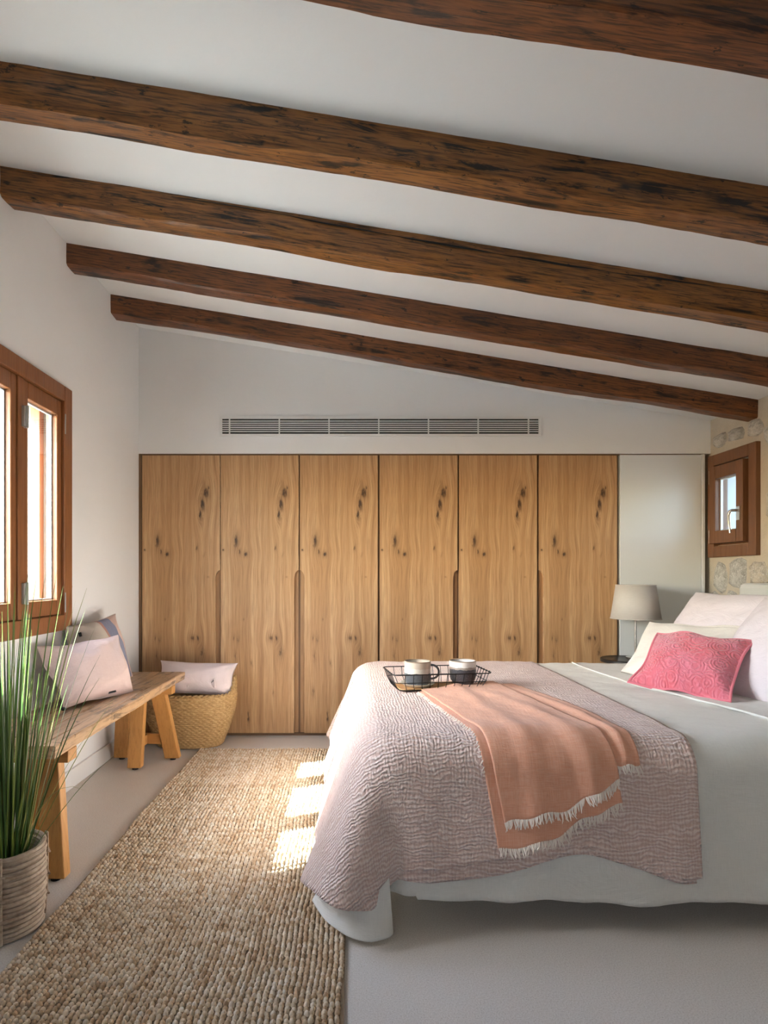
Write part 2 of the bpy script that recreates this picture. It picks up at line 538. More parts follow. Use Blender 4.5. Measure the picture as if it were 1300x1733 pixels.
MT['mug_a'] = mk_mug('glaze_taupe', (0.52, 0.46, 0.385), (0.60, 0.58, 0.53), (0.075, 0.085, 0.10), 0.50, 0.68)
MT['mug_b'] = mk_mug('glaze_white', (0.78, 0.77, 0.75), (0.34, 0.30, 0.27), (0.055, 0.06, 0.075), 0.66, 0.74)
MT['mug_rim'], _, _ = new_mat('unglazed_rim', 0.5, (0.33, 0.25, 0.18))
MT['mug_dark'], _, _ = new_mat('glaze_charcoal', 0.35, (0.07, 0.075, 0.085))
MT['saucer'], _, _ = new_mat('cream_ceramic', 0.35, (0.66, 0.63, 0.56))
MT['wire'], _, _ = new_mat('black_wire', 0.45, (0.02, 0.02, 0.022), Metallic=0.6)
MT['black'], _, _ = new_mat('black_lacquer', 0.35, (0.012, 0.012, 0.013))
MT['rubber'], _, _ = new_mat('black_rubber', 0.8, (0.02, 0.02, 0.02))
MT['chrome'], _, _ = new_mat('brushed_steel', 0.25, (0.62, 0.62, 0.61), Metallic=1.0)
MT['hinge'], _, _ = new_mat('grey_metal', 0.4, (0.40, 0.39, 0.37), Metallic=0.5)
MT['spacer'], _, _ = new_mat('aluminium_spacer', 0.35, (0.62, 0.68, 0.72), Metallic=0.4)
MT['white_lacquer'], _, _ = new_mat('white_lacquer', 0.30, (0.74, 0.76, 0.765))
MT['white_paint'], _, _ = new_mat('white_paint', 0.55, (0.80, 0.80, 0.79))
MT['gap_black'], _, _ = new_mat('gap_shade', 0.9, (0.015, 0.015, 0.015))  # near-black for the painted slot shade and the beam split
MT['dark_oak'], _, _ = new_mat('dark_oak_edge', 0.6, (0.16, 0.085, 0.04))
MT['ground'] = mk_plaster('terrace_ground', (0.24, 0.23, 0.21))


def mk_shade():
    m, nt, b = new_mat('greige_shade', 0.9, (0.50, 0.465, 0.43))
    n1 = noise(nt, coords(nt, scale=(40, 40, 300)), 1.0, 3)
    nt.links.new(mixc(nt, n1, (0.46, 0.425, 0.39), (0.54, 0.505, 0.47)), b.inputs['Base Color'])
    return m


MT['shade'] = mk_shade()


# ------------------------------------------------------------------ mesh helpers
def wloc(o):
    p = Vector((0, 0, 0))
    while o:
        p += o.location
        o = o.parent
    return p


def link(o, parent=None):
    COL.objects.link(o)
    if parent:
        o.parent = parent
    return o


def tag(o, label=None, cat=None, group=None, kind=None):
    if label:
        o['label'] = label
    if cat:
        o['category'] = cat
    if group:
        o['group'] = group
    if kind:
        o['kind'] = kind
    return o


def thing(name, loc, label=None, cat=None, group=None, kind=None, parent=None):
    o = bpy.data.objects.new(name, None)
    o.empty_display_size = 0.05
    link(o, parent)
    o.location = Vector(loc) - (wloc(parent) if parent else Vector((0, 0, 0)))
    return tag(o, label, cat, group, kind)


def np_mesh(name, V, F, mat, smooth=False, uv=None):
    """V (n,3), F (m,k) index array or list of tuples"""
    me = bpy.data.meshes.new(name)
    if isinstance(F, np.ndarray):
        V = np.asarray(V, dtype=np.float32)
        m, k = F.shape
        me.vertices.add(len(V))
        me.vertices.foreach_set('co', V.ravel())
        me.loops.add(m * k)
        me.loops.foreach_set('vertex_index', F.astype(np.int32).ravel())
        me.polygons.add(m)
        me.polygons.foreach_set('loop_start', np.arange(0, m * k, k, dtype=np.int32))
        me.update(calc_edges=True)
    else:
        me.from_pydata([tuple(v) for v in V], [], F)
        me.update()
    me.materials.append(mat)
    if uv is not None:
        lay = me.uv_layers.new(name='UVMap')
        idx = np.empty(len(me.loops), dtype=np.int32)
        me.loops.foreach_get('vertex_index', idx)
        lay.data.foreach_set('uv', np.asarray(uv, dtype=np.float32)[idx].ravel())
    if smooth:
        me.polygons.foreach_set('use_smooth', np.ones(len(me.polygons), dtype=bool))
    return me


class MB:
    def __init__(self):
        self.v, self.f = [], []

    def add(self, vs, fs):
        o = len(self.v)
        self.v += [Vector(p) for p in vs]
        self.f += [tuple(i + o for i in q) for q in fs]
        return self

    def box(self, x0, x1, y0, y1, z0, z1):
        return self.add([(x0, y0, z0), (x1, y0, z0), (x1, y1, z0), (x0, y1, z0), (x0, y0, z1), (x1, y0, z1), (x1, y1, z1), (x0, y1, z1)],
                        [(0, 3, 2, 1), (4, 5, 6, 7), (0, 1, 5, 4), (1, 2, 6, 5), (2, 3, 7, 6), (3, 0, 4, 7)])

    def bar(self, p0, p1, w, d, up=(0, 1, 0), flat=False):
        """square bar p0->p1; w along (axis x up), d along up. flat: cut its ends level (constant z)"""
        p0, p1, up = Vector(p0), Vector(p1), Vector(up)
        ax = (p1 - p0).normalized()
        side = ax.cross(up).normalized()
        upv = side.cross(ax).normalized()
        vs = []
        for p in (p0, p1):
            for a, b in ((-1, -1), (1, -1), (1, 1), (-1, 1)):
                q = p + side * (a * w / 2) + upv * (b * d / 2)
                if flat and abs(ax.z) > 1e-4:
                    q = q - ax * ((q.z - p.z) / ax.z)
                vs.append(q)
        return self.add(vs, [(0, 1, 2, 3), (7, 6, 5, 4), (0, 4, 5, 1), (1, 5, 6, 2), (2, 6, 7, 3), (3, 7, 4, 0)])

    def tube(self, pts, r, n=8, closed=False):
        pts = [Vector(p) for p in pts]
        N = len(pts)
        rs = r if isinstance(r, (list, tuple)) else [r] * N
        rings = []
        prev = None
        for i, p in enumerate(pts):
            if closed:
                t = pts[(i + 1) % N] - pts[(i - 1) % N]
            else:
                t = pts[min(i + 1, N - 1)] - pts[max(i - 1, 0)]
            t.normalize()
            if prev is None:
                ref = Vector((0, 0, 1)) if abs(t.z) < 0.9 else Vector((1, 0, 0))
                a = t.cross(ref).normalized()
            else:
                a = (prev - t * prev.dot(t)).normalized()
            prev = a
            b = t.cross(a)
            rings.append([p + (a * math.cos(2 * PI * k / n) + b * math.sin(2 * PI * k / n)) * rs[i] for k in range(n)])
        vs = [q for ring in rings for q in ring]
        fs = []
        for i in range(N if closed else N - 1):
            j = (i + 1) % N
            for k in range(n):
                fs.append((i * n + k, i * n + (k + 1) % n, j * n + (k + 1) % n, j * n + k))
        if not closed:
            fs.append(tuple(range(n - 1, -1, -1)))
            fs.append(tuple((N - 1) * n + k for k in range(n)))
        return self.add(vs, fs)

    def lathe(self, prof, n=32, c=(0, 0, 0), cap=True):
        vs, fs = [], []
        for r, z in prof:
            for k in range(n):
                t = 2 * PI * k / n
                vs.append((c[0] + r * math.cos(t), c[1] + r * math.sin(t), c[2] + z))
        for i in range(len(prof) - 1):
            for k in range(n):
                fs.append((i * n + k, i * n + (k + 1) % n, (i + 1) * n + (k + 1) % n, (i + 1) * n + k))
        if cap:
            fs.append(tuple(range(n - 1, -1, -1)))
            fs.append(tuple((len(prof) - 1) * n + k for k in range(n)))
        return self.add(vs, fs)

    def prism(self, poly, axis, a0, a1):
        """polygon of 2d points extruded along an axis ('Y': points are (x,z); 'X': (y,z); 'Z': (x,y))"""
        n = len(poly)
        mk = {'Y': lambda p, a: (p[0], a, p[1]), 'X': lambda p, a: (a, p[0], p[1]), 'Z': lambda p, a: (p[0], p[1], a)}[axis]
        vs = [mk(p, a0) for p in poly] + [mk(p, a1) for p in poly]
        fs = [tuple(range(n)), tuple(range(2 * n - 1, n - 1, -1))] + [(i, i + n, (i + 1) % n + n, (i + 1) % n) for i in range(n)]
        return self.add(vs, fs)

    def build(self, name, mat, parent=None, smooth=False, bevel=0.0, loc=None, fixn=True):
        """vertices are given in world space; the object's origin is its parent's (or loc)"""
        base = wloc(parent) if parent else Vector((0, 0, 0))
        o_loc = Vector(loc) if loc is not None else base
        me = bpy.data.meshes.new(name)
        me.from_pydata([tuple(p - o_loc) for p in self.v], [], self.f)
        if fixn:
            import bmesh
            bm = bmesh.new()
            bm.from_mesh(me)
            bmesh.ops.recalc_face_normals(bm, faces=bm.faces)
            bm.to_mesh(me)
            bm.free()
        me.materials.append(mat)
        if smooth:
            me.polygons.foreach_set('use_smooth', np.ones(len(me.polygons), dtype=bool))
            try:
                me.set_sharp_from_angle(angle=math.radians(40))
            except Exception:
                pass
        me.update()
        o = bpy.data.objects.new(name, me)
        link(o, parent)
        o.location = o_loc - base
        if bevel:
            b = o.modifiers.new('bevel', 'BEVEL')
            b.width = bevel
            b.segments = 2
            b.limit_method = 'ANGLE'
        return o


def fbm(x, y, z, s, o=3):
    return mnoise.fractal(Vector((x * s, y * s, z * s)), 1.0, 2.0, o)


def grid_faces(nu, nv, off=0, flip=False):
    i, j = np.meshgrid(np.arange(nu - 1), np.arange(nv - 1), indexing='ij')
    a = i * nv + j
    F = np.stack([a, a + nv, a + nv + 1, a + 1], -1).reshape(-1, 4) + off
    return F[:, ::-1] if flip else F


# ------------------------------------------------------------------ room
D = 4.044            # wardrobe front
XL, XR = -1.464, 2.45
YR = -1.6            # rear wall
WT = 0.26            # wall thickness


def zc(x):
    return 2.80 - 0.163 * (x - XL)


MB().box(-2.2, 3.2, YR - 0.6, 4.75, -0.15, 0).build('floor', MT['floor'])['kind'] = 'structure'
g = MB().box(-14, 14, -14, 14, -0.35, -0.16).build('ground', MT['ground'])
g['kind'] = 'structure'
MB().prism([(XL - WT - 0.15, zc(XL - WT - 0.15)), (XR + WT + 0.1, zc(XR + WT + 0.1)), (XR + WT + 0.1, zc(XR + WT) + 0.2), (XL - WT - 0.15, zc(XL - WT) + 0.2)], 'Y', YR - 0.3, 4.9).build('ceiling', MT['ceiling'])['kind'] = 'structure'

# left wall with the window opening
WY0, WY1, WZ0, WZ1 = 1.535, 2.975, 0.885, 1.985
m = MB()
x0, x1 = XL - WT, XL
ztop = zc(XL) + 0.02
m.box(x0, x1, YR - 0.3, WY0, -0.02, ztop)
m.box(x0, x1, WY1, 4.75, -0.02, ztop)
m.box(x0, x1, WY0, WY1, -0.02, WZ0)
m.box(x0, x1, WY0, WY1, WZ1, ztop)
m.build('wall_left', MT['plaster'])['kind'] = 'structure'
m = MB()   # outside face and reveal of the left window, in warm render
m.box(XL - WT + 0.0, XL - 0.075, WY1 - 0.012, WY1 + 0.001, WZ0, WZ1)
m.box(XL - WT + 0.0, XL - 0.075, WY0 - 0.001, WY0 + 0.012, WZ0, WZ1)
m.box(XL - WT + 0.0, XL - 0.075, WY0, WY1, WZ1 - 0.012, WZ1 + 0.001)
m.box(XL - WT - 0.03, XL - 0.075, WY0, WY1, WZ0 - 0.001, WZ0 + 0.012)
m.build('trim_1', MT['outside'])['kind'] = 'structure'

# back wall: plaster above the fitted wardrobe, solid behind it
m = MB()
m.prism([(XL, 1.934), (XR + 0.05, 1.934), (XR + 0.05, zc(XR) + 0.02), (XL, zc(XL) + 0.02)], 'Y', D, D + 0.6)
m.box(XL, XR + 0.05, D + 0.6, D + 0.7, -0.02, zc(XR))
m.build('wall_back', MT['plaster'])['kind'] = 'structure'

# rear wall with an unseen half-glazed door, added to let in fill light
DX0, DX1, DZ1 = -1.1, -0.2, 2.0
m = MB()
m.prism([(XL, -0.02), (DX0, -0.02), (DX0, zc(DX0) + 0.02), (XL, zc(XL) + 0.02)], 'Y', YR - 0.3, YR)
m.prism([(DX1, -0.02), (XR, -0.02), (XR, zc(XR) + 0.02), (DX1, zc(DX1) + 0.02)], 'Y', YR - 0.3, YR)
m.prism([(DX0, DZ1), (DX1, DZ1), (DX1, zc(DX1) + 0.02), (DX0, zc(DX0) + 0.02)], 'Y', YR - 0.3, YR)
m.build('wall_rear', MT['plaster'])['kind'] = 'structure'
dr = thing('added_door_1', (-0.65, YR, 0), kind='structure')
for a, b in ((DX0, DX1),):
    m = MB()
    for (p, q, r, s) in ((a, a + .07, 0.0, DZ1), (b - .07, b, 0.0, DZ1), (a + .07, b - .07, 0.0, .09), (a + .07, b - .07, DZ1 - .07, DZ1)):
        m.box(p, q, YR - .09, YR - .03, r, s)
    lf = m.build('door_leaf', MT['frame'], dr)
    MB().box(a + .07, b - .07, YR - .075, YR - .045, .09, 1.42).build('panel', MT['frame'], lf)
    MB().box(a + .07, b - .07, YR - .065, YR - .060, 1.42, DZ1 - .07).build('pane', MT['warm_fill_glass'], lf)

# stone wall on the right with the little window
SY0, SY1, SZ0, SZ1 = 3.62, 3.985, 1.30, 1.83
m = MB()
zt = zc(XR) + 0.02
x0, x1 = XR, XR + WT
m.box(x0, x1, YR - 0.3, SY0, -0.02, zt)
m.box(x0, x1, SY1, 4.75, -0.02, zt)
m.box(x0, x1, SY0, SY1, -0.02, SZ0)
m.box(x0, x1, SY0, SY1, SZ1, zt)
wr = m.build('wall_right', MT['mortar'])
wr['kind'] = 'structure'


def stone_mesh(w, h, seed, n=11):
    """irregular, slightly domed rough face lying in the y-z plane, standing proud toward -x"""
    r = random.Random(seed)
    ph = [r.uniform(0.80, 1.12) for _ in range(n)]
    rings = ((1.0, 0.0), (0.94, 0.012), (0.62, 0.024), (0.25, 0.027))
    vs, fs = [], []
    for q, d in rings:
        for k in range(n):
            t = 2 * PI * k / n
            cx, cy = math.cos(t), math.sin(t)
            e = (abs(cx) ** 3.0 + abs(cy) ** 3.0) ** (-1 / 3.0)
            vs.append((-d - (r.uniform(-.005, .005) if d else -0.004), q * e * ph[k] * cx * w / 2, q * e * ph[k] * cy * h / 2))
    for i in range(len(rings) - 1):
        for k in range(n):
            fs.append((i * n + k, i * n + (k + 1) % n, (i + 1) * n + (k + 1) % n, (i + 1) * n + k))
    fs.append(tuple((len(rings) - 1) * n + k for k in range(n)))
    me = bpy.data.meshes.new('stone')
    me.from_pydata(vs, [], [f[::-1] for f in fs])
    me.materials.append(MT['stone'])
    me.polygons.foreach_set('use_smooth', np.ones(len(me.polygons), dtype=bool))
    return me


sm = [(stone_mesh(w, h, i), w, h) for i, (w, h) in enumerate(((.13, .20), (.16, .17), (.13, .17), (.18, .21), (.14, .22), (.12, .19)))]
for row, z in enumerate((.50, .70, .90, 1.105, 1.32, 1.53, 1.74, 1.925, 2.075)):
    y = 4.06 - .06 * (row % 2)
    while y > 2.2:
        me, w, h = random.choice(sm)
        k = min(1.0, .15 / h) if row >= 7 else 1.0
        yc = y - w / 2
        zz = z + random.uniform(-.012, .012)
        hit = (3.548 - w / 2 - .004 < yc) and (1.222 - h / 2 < zz < 1.908 + h * k / 2)
        if hit and row == 7:
            zz = 2.0
            hit = False
            k = .55
        if not hit and not (row == 8 and yc > 3.45) and zz + h * k / 2 < zc(XR) - .005:
            o = bpy.data.objects.new('stone', me)
            link(o, wr)
            o.location = (XR, yc, zz)
            o.rotation_euler = (random.uniform(-.22, .22), 0, 0)
            s = random.uniform(.95, 1.08)
            o.scale = (random.uniform(.8, 1.1), s, s * k)
        y -= w + random.uniform(.012, .03)

# baseboard along the left wall
MB().box(XL, XL + 0.014, YR, D - 0.002, 0, 0.098).build('baseboard_left', MT['white_paint'], bevel=0.003)['kind'] = 'structure'

# ------------------------------------------------------------------ ceiling beams
beam_labels = [
    ('nearest ceiling beam, cut off by the top edge of the picture', 1.293, .112, .130, 'beam_b', 1),
    ('dark ceiling beam second from the top, black-brown side over an amber underside', 1.889, .104, .127, 'beam_a', 2),
    ('middle ceiling beam, third from the top, with a long split along its upper edge', 2.45, .102, .122, 'beam_a', 3),
    ('russet ceiling beam second from the back wall, fourth from the top', 3.019, .102, .112, 'beam_b', 4),
    ('rearmost ceiling beam, lowest in the picture, just before the back wall', 3.571, .100, .112, 'beam_b', 5)]
for lab, y0, wd, hg, mat, sd in beam_labels:
    nx = 110
    X = np.linspace(XL - 0.012, XR + 0.03, nx)
    prof = []
    k = 0.010
    for (a, b, na, nb) in ((0, 0.03, 0, 1), (0, -0.06, 0, 1), (0, -hg + k, 0, 1), (k, -hg, 1, 0), (wd / 2, -hg, 1, 0), (wd - k, -hg, 1, 0), (wd, -hg + k, 0, 1), (wd, -0.06, 0, 1), (wd, 0.03, 0, 1)):
        prof.append((a, b))
    vs = []
    for x in X:
        big = 0.010 * mnoise.noise(Vector((x * 1.3, sd * 7.7, 0)))
        for q, (a, b) in enumerate(prof):
            n1 = mnoise.noise(Vector((x * 3.0, sd * 5.1, q * 3.3))) * 0.006 + mnoise.noise(Vector((x * 12, sd * 5.1, q * 9.3))) * 0.0022
            n2 = mnoise.noise(Vector((x * 2.2, sd * 9.1, q * 2.1 + 40))) * 0.007 + mnoise.noise(Vector((x * 14, sd * 3.1, q * 9.3 + 9))) * 0.002
            wob = 0.012 * mnoise.noise(Vector((x * 1.7, sd * 3.3, 8.8))) if (sd == 1 and q in (5, 6, 7, 8)) else 0
            vs.append((x, y0 + a + n1 + wob, zc(x) + b + (n2 + big if b < -0.02 else 0)))
    P = len(prof)
    F = grid_faces(nx, P)
    fl = [tuple(f) for f in F] + [tuple(range(P)), tuple(range(nx * P - 1, nx * P - 1 - P, -1))]
    mb = MB()
    mb.add(vs, fl)
    o = mb.build('ceiling_beam', MT[mat], smooth=True, loc=(XL, y0 + wd / 2, zc(XL)))
    tag(o, lab, 'beam', 'exposed ceiling beams')
    if sd == 3:      # the long drying split near its top edge
        m = MB()
        a = [(x, y0 - 0.0035 + 0.004 * mnoise.noise(Vector((x * 3, 16, 0))), zc(x) - 0.022 - 0.010 * math.sin(x * 2.2) + 0.006 * mnoise.noise(Vector((x * 5, 2, 1)))) for x in np.linspace(-0.75, 1.9, 60)]
        m.tube(a, [0.0005 + 0.0042 * abs(math.sin(i * 0.31)) * math.sin(PI * i / 59.0) for i in range(60)], 5)
        m.build('split', MT['gap_black'], o, loc=(XL, y0 + wd / 2, zc(XL)))

# ------------------------------------------------------------------ windows
def frame_boards(x0, x1, y0, y1, z0, z1, w, wz=None):
    wz = wz or w
    return [(x0, x1, y0, y0 + w, z0, z1), (x0, x1, y1 - w, y1, z0, z1), (x0, x1, y0 + w, y1 - w, z0, z0 + wz), (x0, x1, y0 + w, y1 - w, z1 - wz, z1)]


w1 = thing('window_1', (XL, 2.26, WZ0), kind='structure')
for q in frame_boards(XL - .045, XL + .022, 1.468, 3.040, .826, 2.050, .080, .078):
    MB().box(*q).build('casing_board', MT['frame'], w1, bevel=.004)
for ym in (2.587, 2.075):
    MB().box(XL - .05, XL + .012, ym - .0235, ym + .0235, .904, 1.972).build('mullion', MT['frame'], w1, bevel=.003)
for (a, b) in ((1.549, 2.050), (2.100, 2.562), (2.612, 2.958)):
    sash = thing('sash', (XL, (a + b) / 2, .906), parent=w1)
    for q in frame_boards(XL - .05, XL + .006, a, b, .906, 1.970, .042, .075):
        MB().box(*q).build('sash_rail', MT['frame'], sash, bevel=.004)
    m = MB()
    for q in frame_boards(XL - .032, XL - .020, a + .042, b - .042, .981, 1.895, .008, .008):
        m.box(*q)
    m.build('spacer', MT['spacer'], sash)
    MB().box(XL - .030, XL - .022, a + .036, b - .036, .97, 1.905).build('pane', MT['glass'], sash)
for zz in (1.80, 1.02):
    m = MB().box(XL + .004, XL + .026, 2.590, 2.626, zz - .046, zz + .046)
    m.tube([(XL + .026, 2.608, zz - .05), (XL + .026, 2.608, zz + .05)], .008, 8)
    m.build('hinge', MT['hinge'], w1, bevel=.003)
for zz in (1.86, .965):
    MB().tube([(XL + .020, 2.966, zz - .05), (XL + .020, 2.966, zz + .05)], .005, 8).build('hinge', MT['hinge'], w1)
# wooden stop on the outer jamb
MB().box(XL - .135, XL - .085, WY1 - .05, WY1 - .012, WZ0 + .012, WZ1 - .012).build('outer_stop', MT['frame'], w1, bevel=.003)

w2 = thing('window_2', (XR, 3.79, 1.30), kind='structure')
for q in frame_boards(XR - .030, XR + .05, 3.548, 4.030, 1.222, 1.908, .068, .074):
    MB().box(*q).build('casing_board', MT['frame_dark'], w2, bevel=.004)
for q in frame_boards(XR + .011, XR + .05, 3.60, 4.0, 1.28, 1.86, .06, .06):
    MB().box(*q).build('rebate', MT['frame_dark'], w2)
sash = thing('sash', (XR, 3.80, 1.31), parent=w2)
for q in frame_boards(XR - .048, XR + .01, 3.640, 3.985, 1.312, 1.822, .066, .082):
    MB().box(*q).build('sash_rail', MT['frame_dark'], sash, bevel=.004)
m = MB()
for q in frame_boards(XR - .012, XR + .0, 3.706, 3.919, 1.394, 1.740, .008, .008):
    m.box(*q)
m.build('spacer', MT['spacer'], sash)
MB().box(XR - .010, XR - .003, 3.70, 3.925, 1.39, 1.745).build('pane', MT['glass'], sash)
m = MB().box(XR - .058, XR - .047, 3.655, 3.688, 1.445, 1.53)
m.tube([(XR - .058, 3.672, 1.505), (XR - .095, 3.672, 1.505), (XR - .104, 3.676, 1.500), (XR - .106, 3.684, 1.475), (XR - .100, 3.690, 1.42), (XR - .096, 3.684, 1.365)], [.009, .009, .009, .009, .008, .007], 10)
h = m.build('handle', MT['chrome'], w2, smooth=True)
h['label'] = 'brushed steel lever handle'
for zz in (1.76, 1.36):
    MB().tube([(XR - .038, 3.992, zz - .045), (XR - .038, 3.992, zz + .045)], .006, 8).build('hinge', MT['hinge'], w2)
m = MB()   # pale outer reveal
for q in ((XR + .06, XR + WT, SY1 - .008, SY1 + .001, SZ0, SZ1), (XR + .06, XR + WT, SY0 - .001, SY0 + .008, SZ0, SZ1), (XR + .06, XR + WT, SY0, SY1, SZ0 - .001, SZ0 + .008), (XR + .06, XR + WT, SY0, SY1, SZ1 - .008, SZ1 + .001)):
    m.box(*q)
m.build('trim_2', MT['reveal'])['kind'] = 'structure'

# ------------------------------------------------------------------ wardrobe
def pxx(px, y=D):
    return (px - 597.0) * y / 1000.0


ZT = 1.928
ZB = 0.018
edges = [pxx(p) for p in (240, 373, 507, 642, 776.5, 912, 1048.5)]
wd = thing('wardrobe', ((edges[0] + edges[-1]) / 2, D + .25, 0), 'fitted oak wardrobe of six knotty full-height doors across the back wall', 'wardrobe')
MB().box(XL + .001, edges[0] - .002, D - .004, D + .55, 0, ZT + .004).build('side_panel', MT['dark_oak'], wd)
MB().box(edges[0], edges[-1], D + .024, D + .55, 0.02, ZT).build('carcass', MT['dark_oak'], wd)
MB().box(edges[0] - .002, edges[-1], D + .004, D + .03, ZT - .004, ZT + .005).build('top_rail', MT['dark_oak'], wd)
MB().box(edges[0], edges[-1] + .56, D + .02, D + .05, 0, ZB).build('plinth', MT['dark_oak'], wd)
DW = edges[1] - edges[0] - 0.005
PULL_T, PULL_W = 0.0, 0.031
zp = EYE + (974 - 965) * D / 1000.0   # top of the routed finger pull


def door_mesh(side):
    w, h0, h1 = DW, ZB + .004, ZT - .006
    if side == 0:
        poly = [(0, h0), (w, h0), (w, h1), (0, h1)]
    else:
        arc = []
        for k in range(9):
            t = k / 8 * PI / 2
            arc.append((PULL_W * math.cos(t), zp - .06 + .06 * math.sin(t)))
        if side > 0:
            poly = [(0, h0), (w - PULL_W, h0)] + [(w - a, b) for a, b in arc] + [(w, h1), (0, h1)]
        else:
            poly = [(0, h1), (0, zp)] + [(a, b) for a, b in arc[::-1]] + [(PULL_W, h0), (w, h0), (w, h1)]
    n = len(poly)
    vs = [(p[0], 0, p[1]) for p in poly] + [(p[0], .022, p[1]) for p in poly]
    fs = [tuple(range(n)), tuple(range(2 * n - 1, n - 1, -1))] + [(i, i + n, (i + 1) % n + n, (i + 1) % n) for i in range(n)]
    import bmesh
    me = bpy.data.meshes.new('door')
    me.from_pydata(vs, [], fs)
    bm = bmesh.new()
    bm.from_mesh(me)
    bmesh.ops.recalc_face_normals(bm, faces=bm.faces)
    bm.to_mesh(me)
    bm.free()
    me.materials.append(MT['oak'])
    return me


def pull_mesh(side):
    w = DW
    a, b = (w - PULL_W, w - .002) if side > 0 else (.002, PULL_W)
    m = MB().box(a, b, .0185, .0215, ZB + .004, zp - .002)
    me = bpy.data.meshes.new('finger_pull')
    me.from_pydata([tuple(p) for p in m.v], [], m.f)
    me.materials.append(MT['oak_shaded'])
    return me


dm = {s: door_mesh(s) for s in (-1, 0, 1)}
pm = {s: pull_mesh(s) for s in (-1, 1)}
for i, s in enumerate((1, 1, -1, 1, 0, -1)):
    o = bpy.data.objects.new('door', dm[s])
    link(o, wd)
    o.location = Vector((edges[i] + .0025, D, 0)) - wd.location
    if s:
        q = bpy.data.objects.new('finger_pull', pm[s])
        link(q, o)

cb = thing('cupboard', (pxx(1118), D + .25, 0), 'flush white lacquered cupboard door between oak wardrobe and stone wall', 'cupboard')
MB().box(pxx(1049.5), pxx(1187), D, D + .022, ZB + .004, ZT - .002).build('door', MT['white_lacquer'], cb, bevel=.002)
MB().box(pxx(1188), pxx(1192.5), D - .006, D + .05, 0, ZT + .002).build('filler_strip', MT['white_lacquer'], cb, bevel=.001)
MB().box(pxx(1049), pxx(1192), D + .024, D + .55, .02, ZT).build('carcass', MT['white_paint'], cb)
MB().box(pxx(1049), pxx(1192), D + .012, D + .02, ZT + .0, ZT + .004).build('top_rail', MT['dark_oak'], cb)

# ------------------------------------------------------------------ air vent
vt = thing('air_vent', (pxx(643), D, 2.10), 'long white slotted air vent in the wall above the wardrobe', 'vent')
vx0, vx1 = pxx(376.5), pxx(911)
vz0, vz1 = EYE + (974 - 734.5) * D / 1000, EYE + (974 - 709.5) * D / 1000
MB().box(vx0 - .002, vx1 + .002, D - .003, D - .0005, vz0, vz1).build('slot_shade', MT['gap_black'], vt)  # flat dark plate on the wall, painted shade behind the slots
m = MB()
fo = 0.018
m.box(vx0 - fo, vx1 + fo, D - .010, D - .0003, vz1, vz1 + fo)
m.box(vx0 - fo, vx1 + fo, D - .010, D - .0003, vz0 - fo, vz0)
m.box(vx0 - fo, vx0, D - .010, D - .0003, vz0, vz1)
m.box(vx1, vx1 + fo, D - .010, D - .0003, vz0, vz1)
m.build('frame', MT['white_paint'], vt, bevel=.001)
pitch = (vz1 - vz0) / 7.0
sl = MB().box(vx0, vx1, D - .011, D - .003, -pitch * .21, pitch * .21)
first = None
for k in range(6):
    if first is None:
        me = bpy.data.meshes.new('slat')
        me.from_pydata([tuple(p - vt.location) for p in sl.v], [], sl.f)
        me.materials.append(MT['white_paint'])
        first = me
    o = bpy.data.objects.new('slat', first)
    link(o, vt)
    o.location = (0, 0, vz0 + pitch * (k + 1))
for px in (389, 473, 557, 641, 725, 809, 894):
    MB().box(pxx(px) - .004, pxx(px) + .004, D - .0125, D - .002, vz0, vz1).build('divider', MT['white_paint'], vt)

# ------------------------------------------------------------------ rug
RX0, RX1, RY0, RY1 = -0.965, -0.022, 0.75, 3.71
rg = thing('rug', ((RX0 + RX1) / 2, 2.3, 0), 'long natural braided jute rug on the cement floor beside the bed', 'rug')
MB().box(RX0, RX1, RY0, RY1, .001, .009).build('backing', MT['jute_back'], rg)
cw, rh = 0.0157, 0.0148
nc, nr = int((RX1 - RX0) / cw), int((RY1 - RY0) / rh)
ci, ri = np.meshgrid(np.arange(nc), np.arange(nr), indexing='ij')
ci, ri = ci.ravel(), ri.ravel()
N = len(ci)
wav = 0.005 * np.sin(ri * 0.07 + 1.3) + 0.003 * np.sin(ri * .23)
cx = RX0 + (ci + .5) * cw + rng.normal(0, .0011, N) + wav
cy = RY0 + (ri + .5) * rh + (ci % 2) * rh * .25 + rng.normal(0, .0011, N)
cz = np.full(N, .0075) + rng.normal(0, .0007, N)
seam = np.abs(cy - 2.564) < 0.009
cz = np.where(seam, cz - .003, cz)
ns = 7
tt = np.arange(ns) * 2 * PI / ns
rings = [(1.0, 0.0), (.82, .62), (.42, .93)]
tv = np.array([[r * math.cos(t), r * math.sin(t), h] for r, h in rings for t in tt] + [[0, 0, 1.0]])
tf = []
for i in range(2):
    for k in range(ns):
        tf.append((i * ns + k, i * ns + (k + 1) % ns, (i + 1) * ns + (k + 1) % ns, (i + 1) * ns + k))
tri = [(2 * ns + k, 2 * ns + (k + 1) % ns, 3 * ns) for k in range(ns)]
ang = np.where(ci % 2 == 0, 0.55, -0.55) + rng.normal(0, .15, N)
sx = cw * .47 * rng.uniform(.85, 1.12, N)
sy = rh * .58 * rng.uniform(.9, 1.15, N)
sz = .0105 * rng.uniform(.8, 1.2, N)
lx = tv[None, :, 0] * sx[:, None]
ly = tv[None, :, 1] * sy[:, None]
lz = tv[None, :, 2] * sz[:, None]
ca, sa = np.cos(ang)[:, None], np.sin(ang)[:, None]
V = np.stack([cx[:, None] + lx * ca - ly * sa, cy[:, None] + lx * sa + ly * ca, cz[:, None] + lz], -1).reshape(-1, 3)
V -= np.array(rg.location)[None, :]
nv = len(tv)
quad = np.array(tf)
Fq = (np.arange(N)[:, None, None] * nv + quad[None]).reshape(-1, 4)
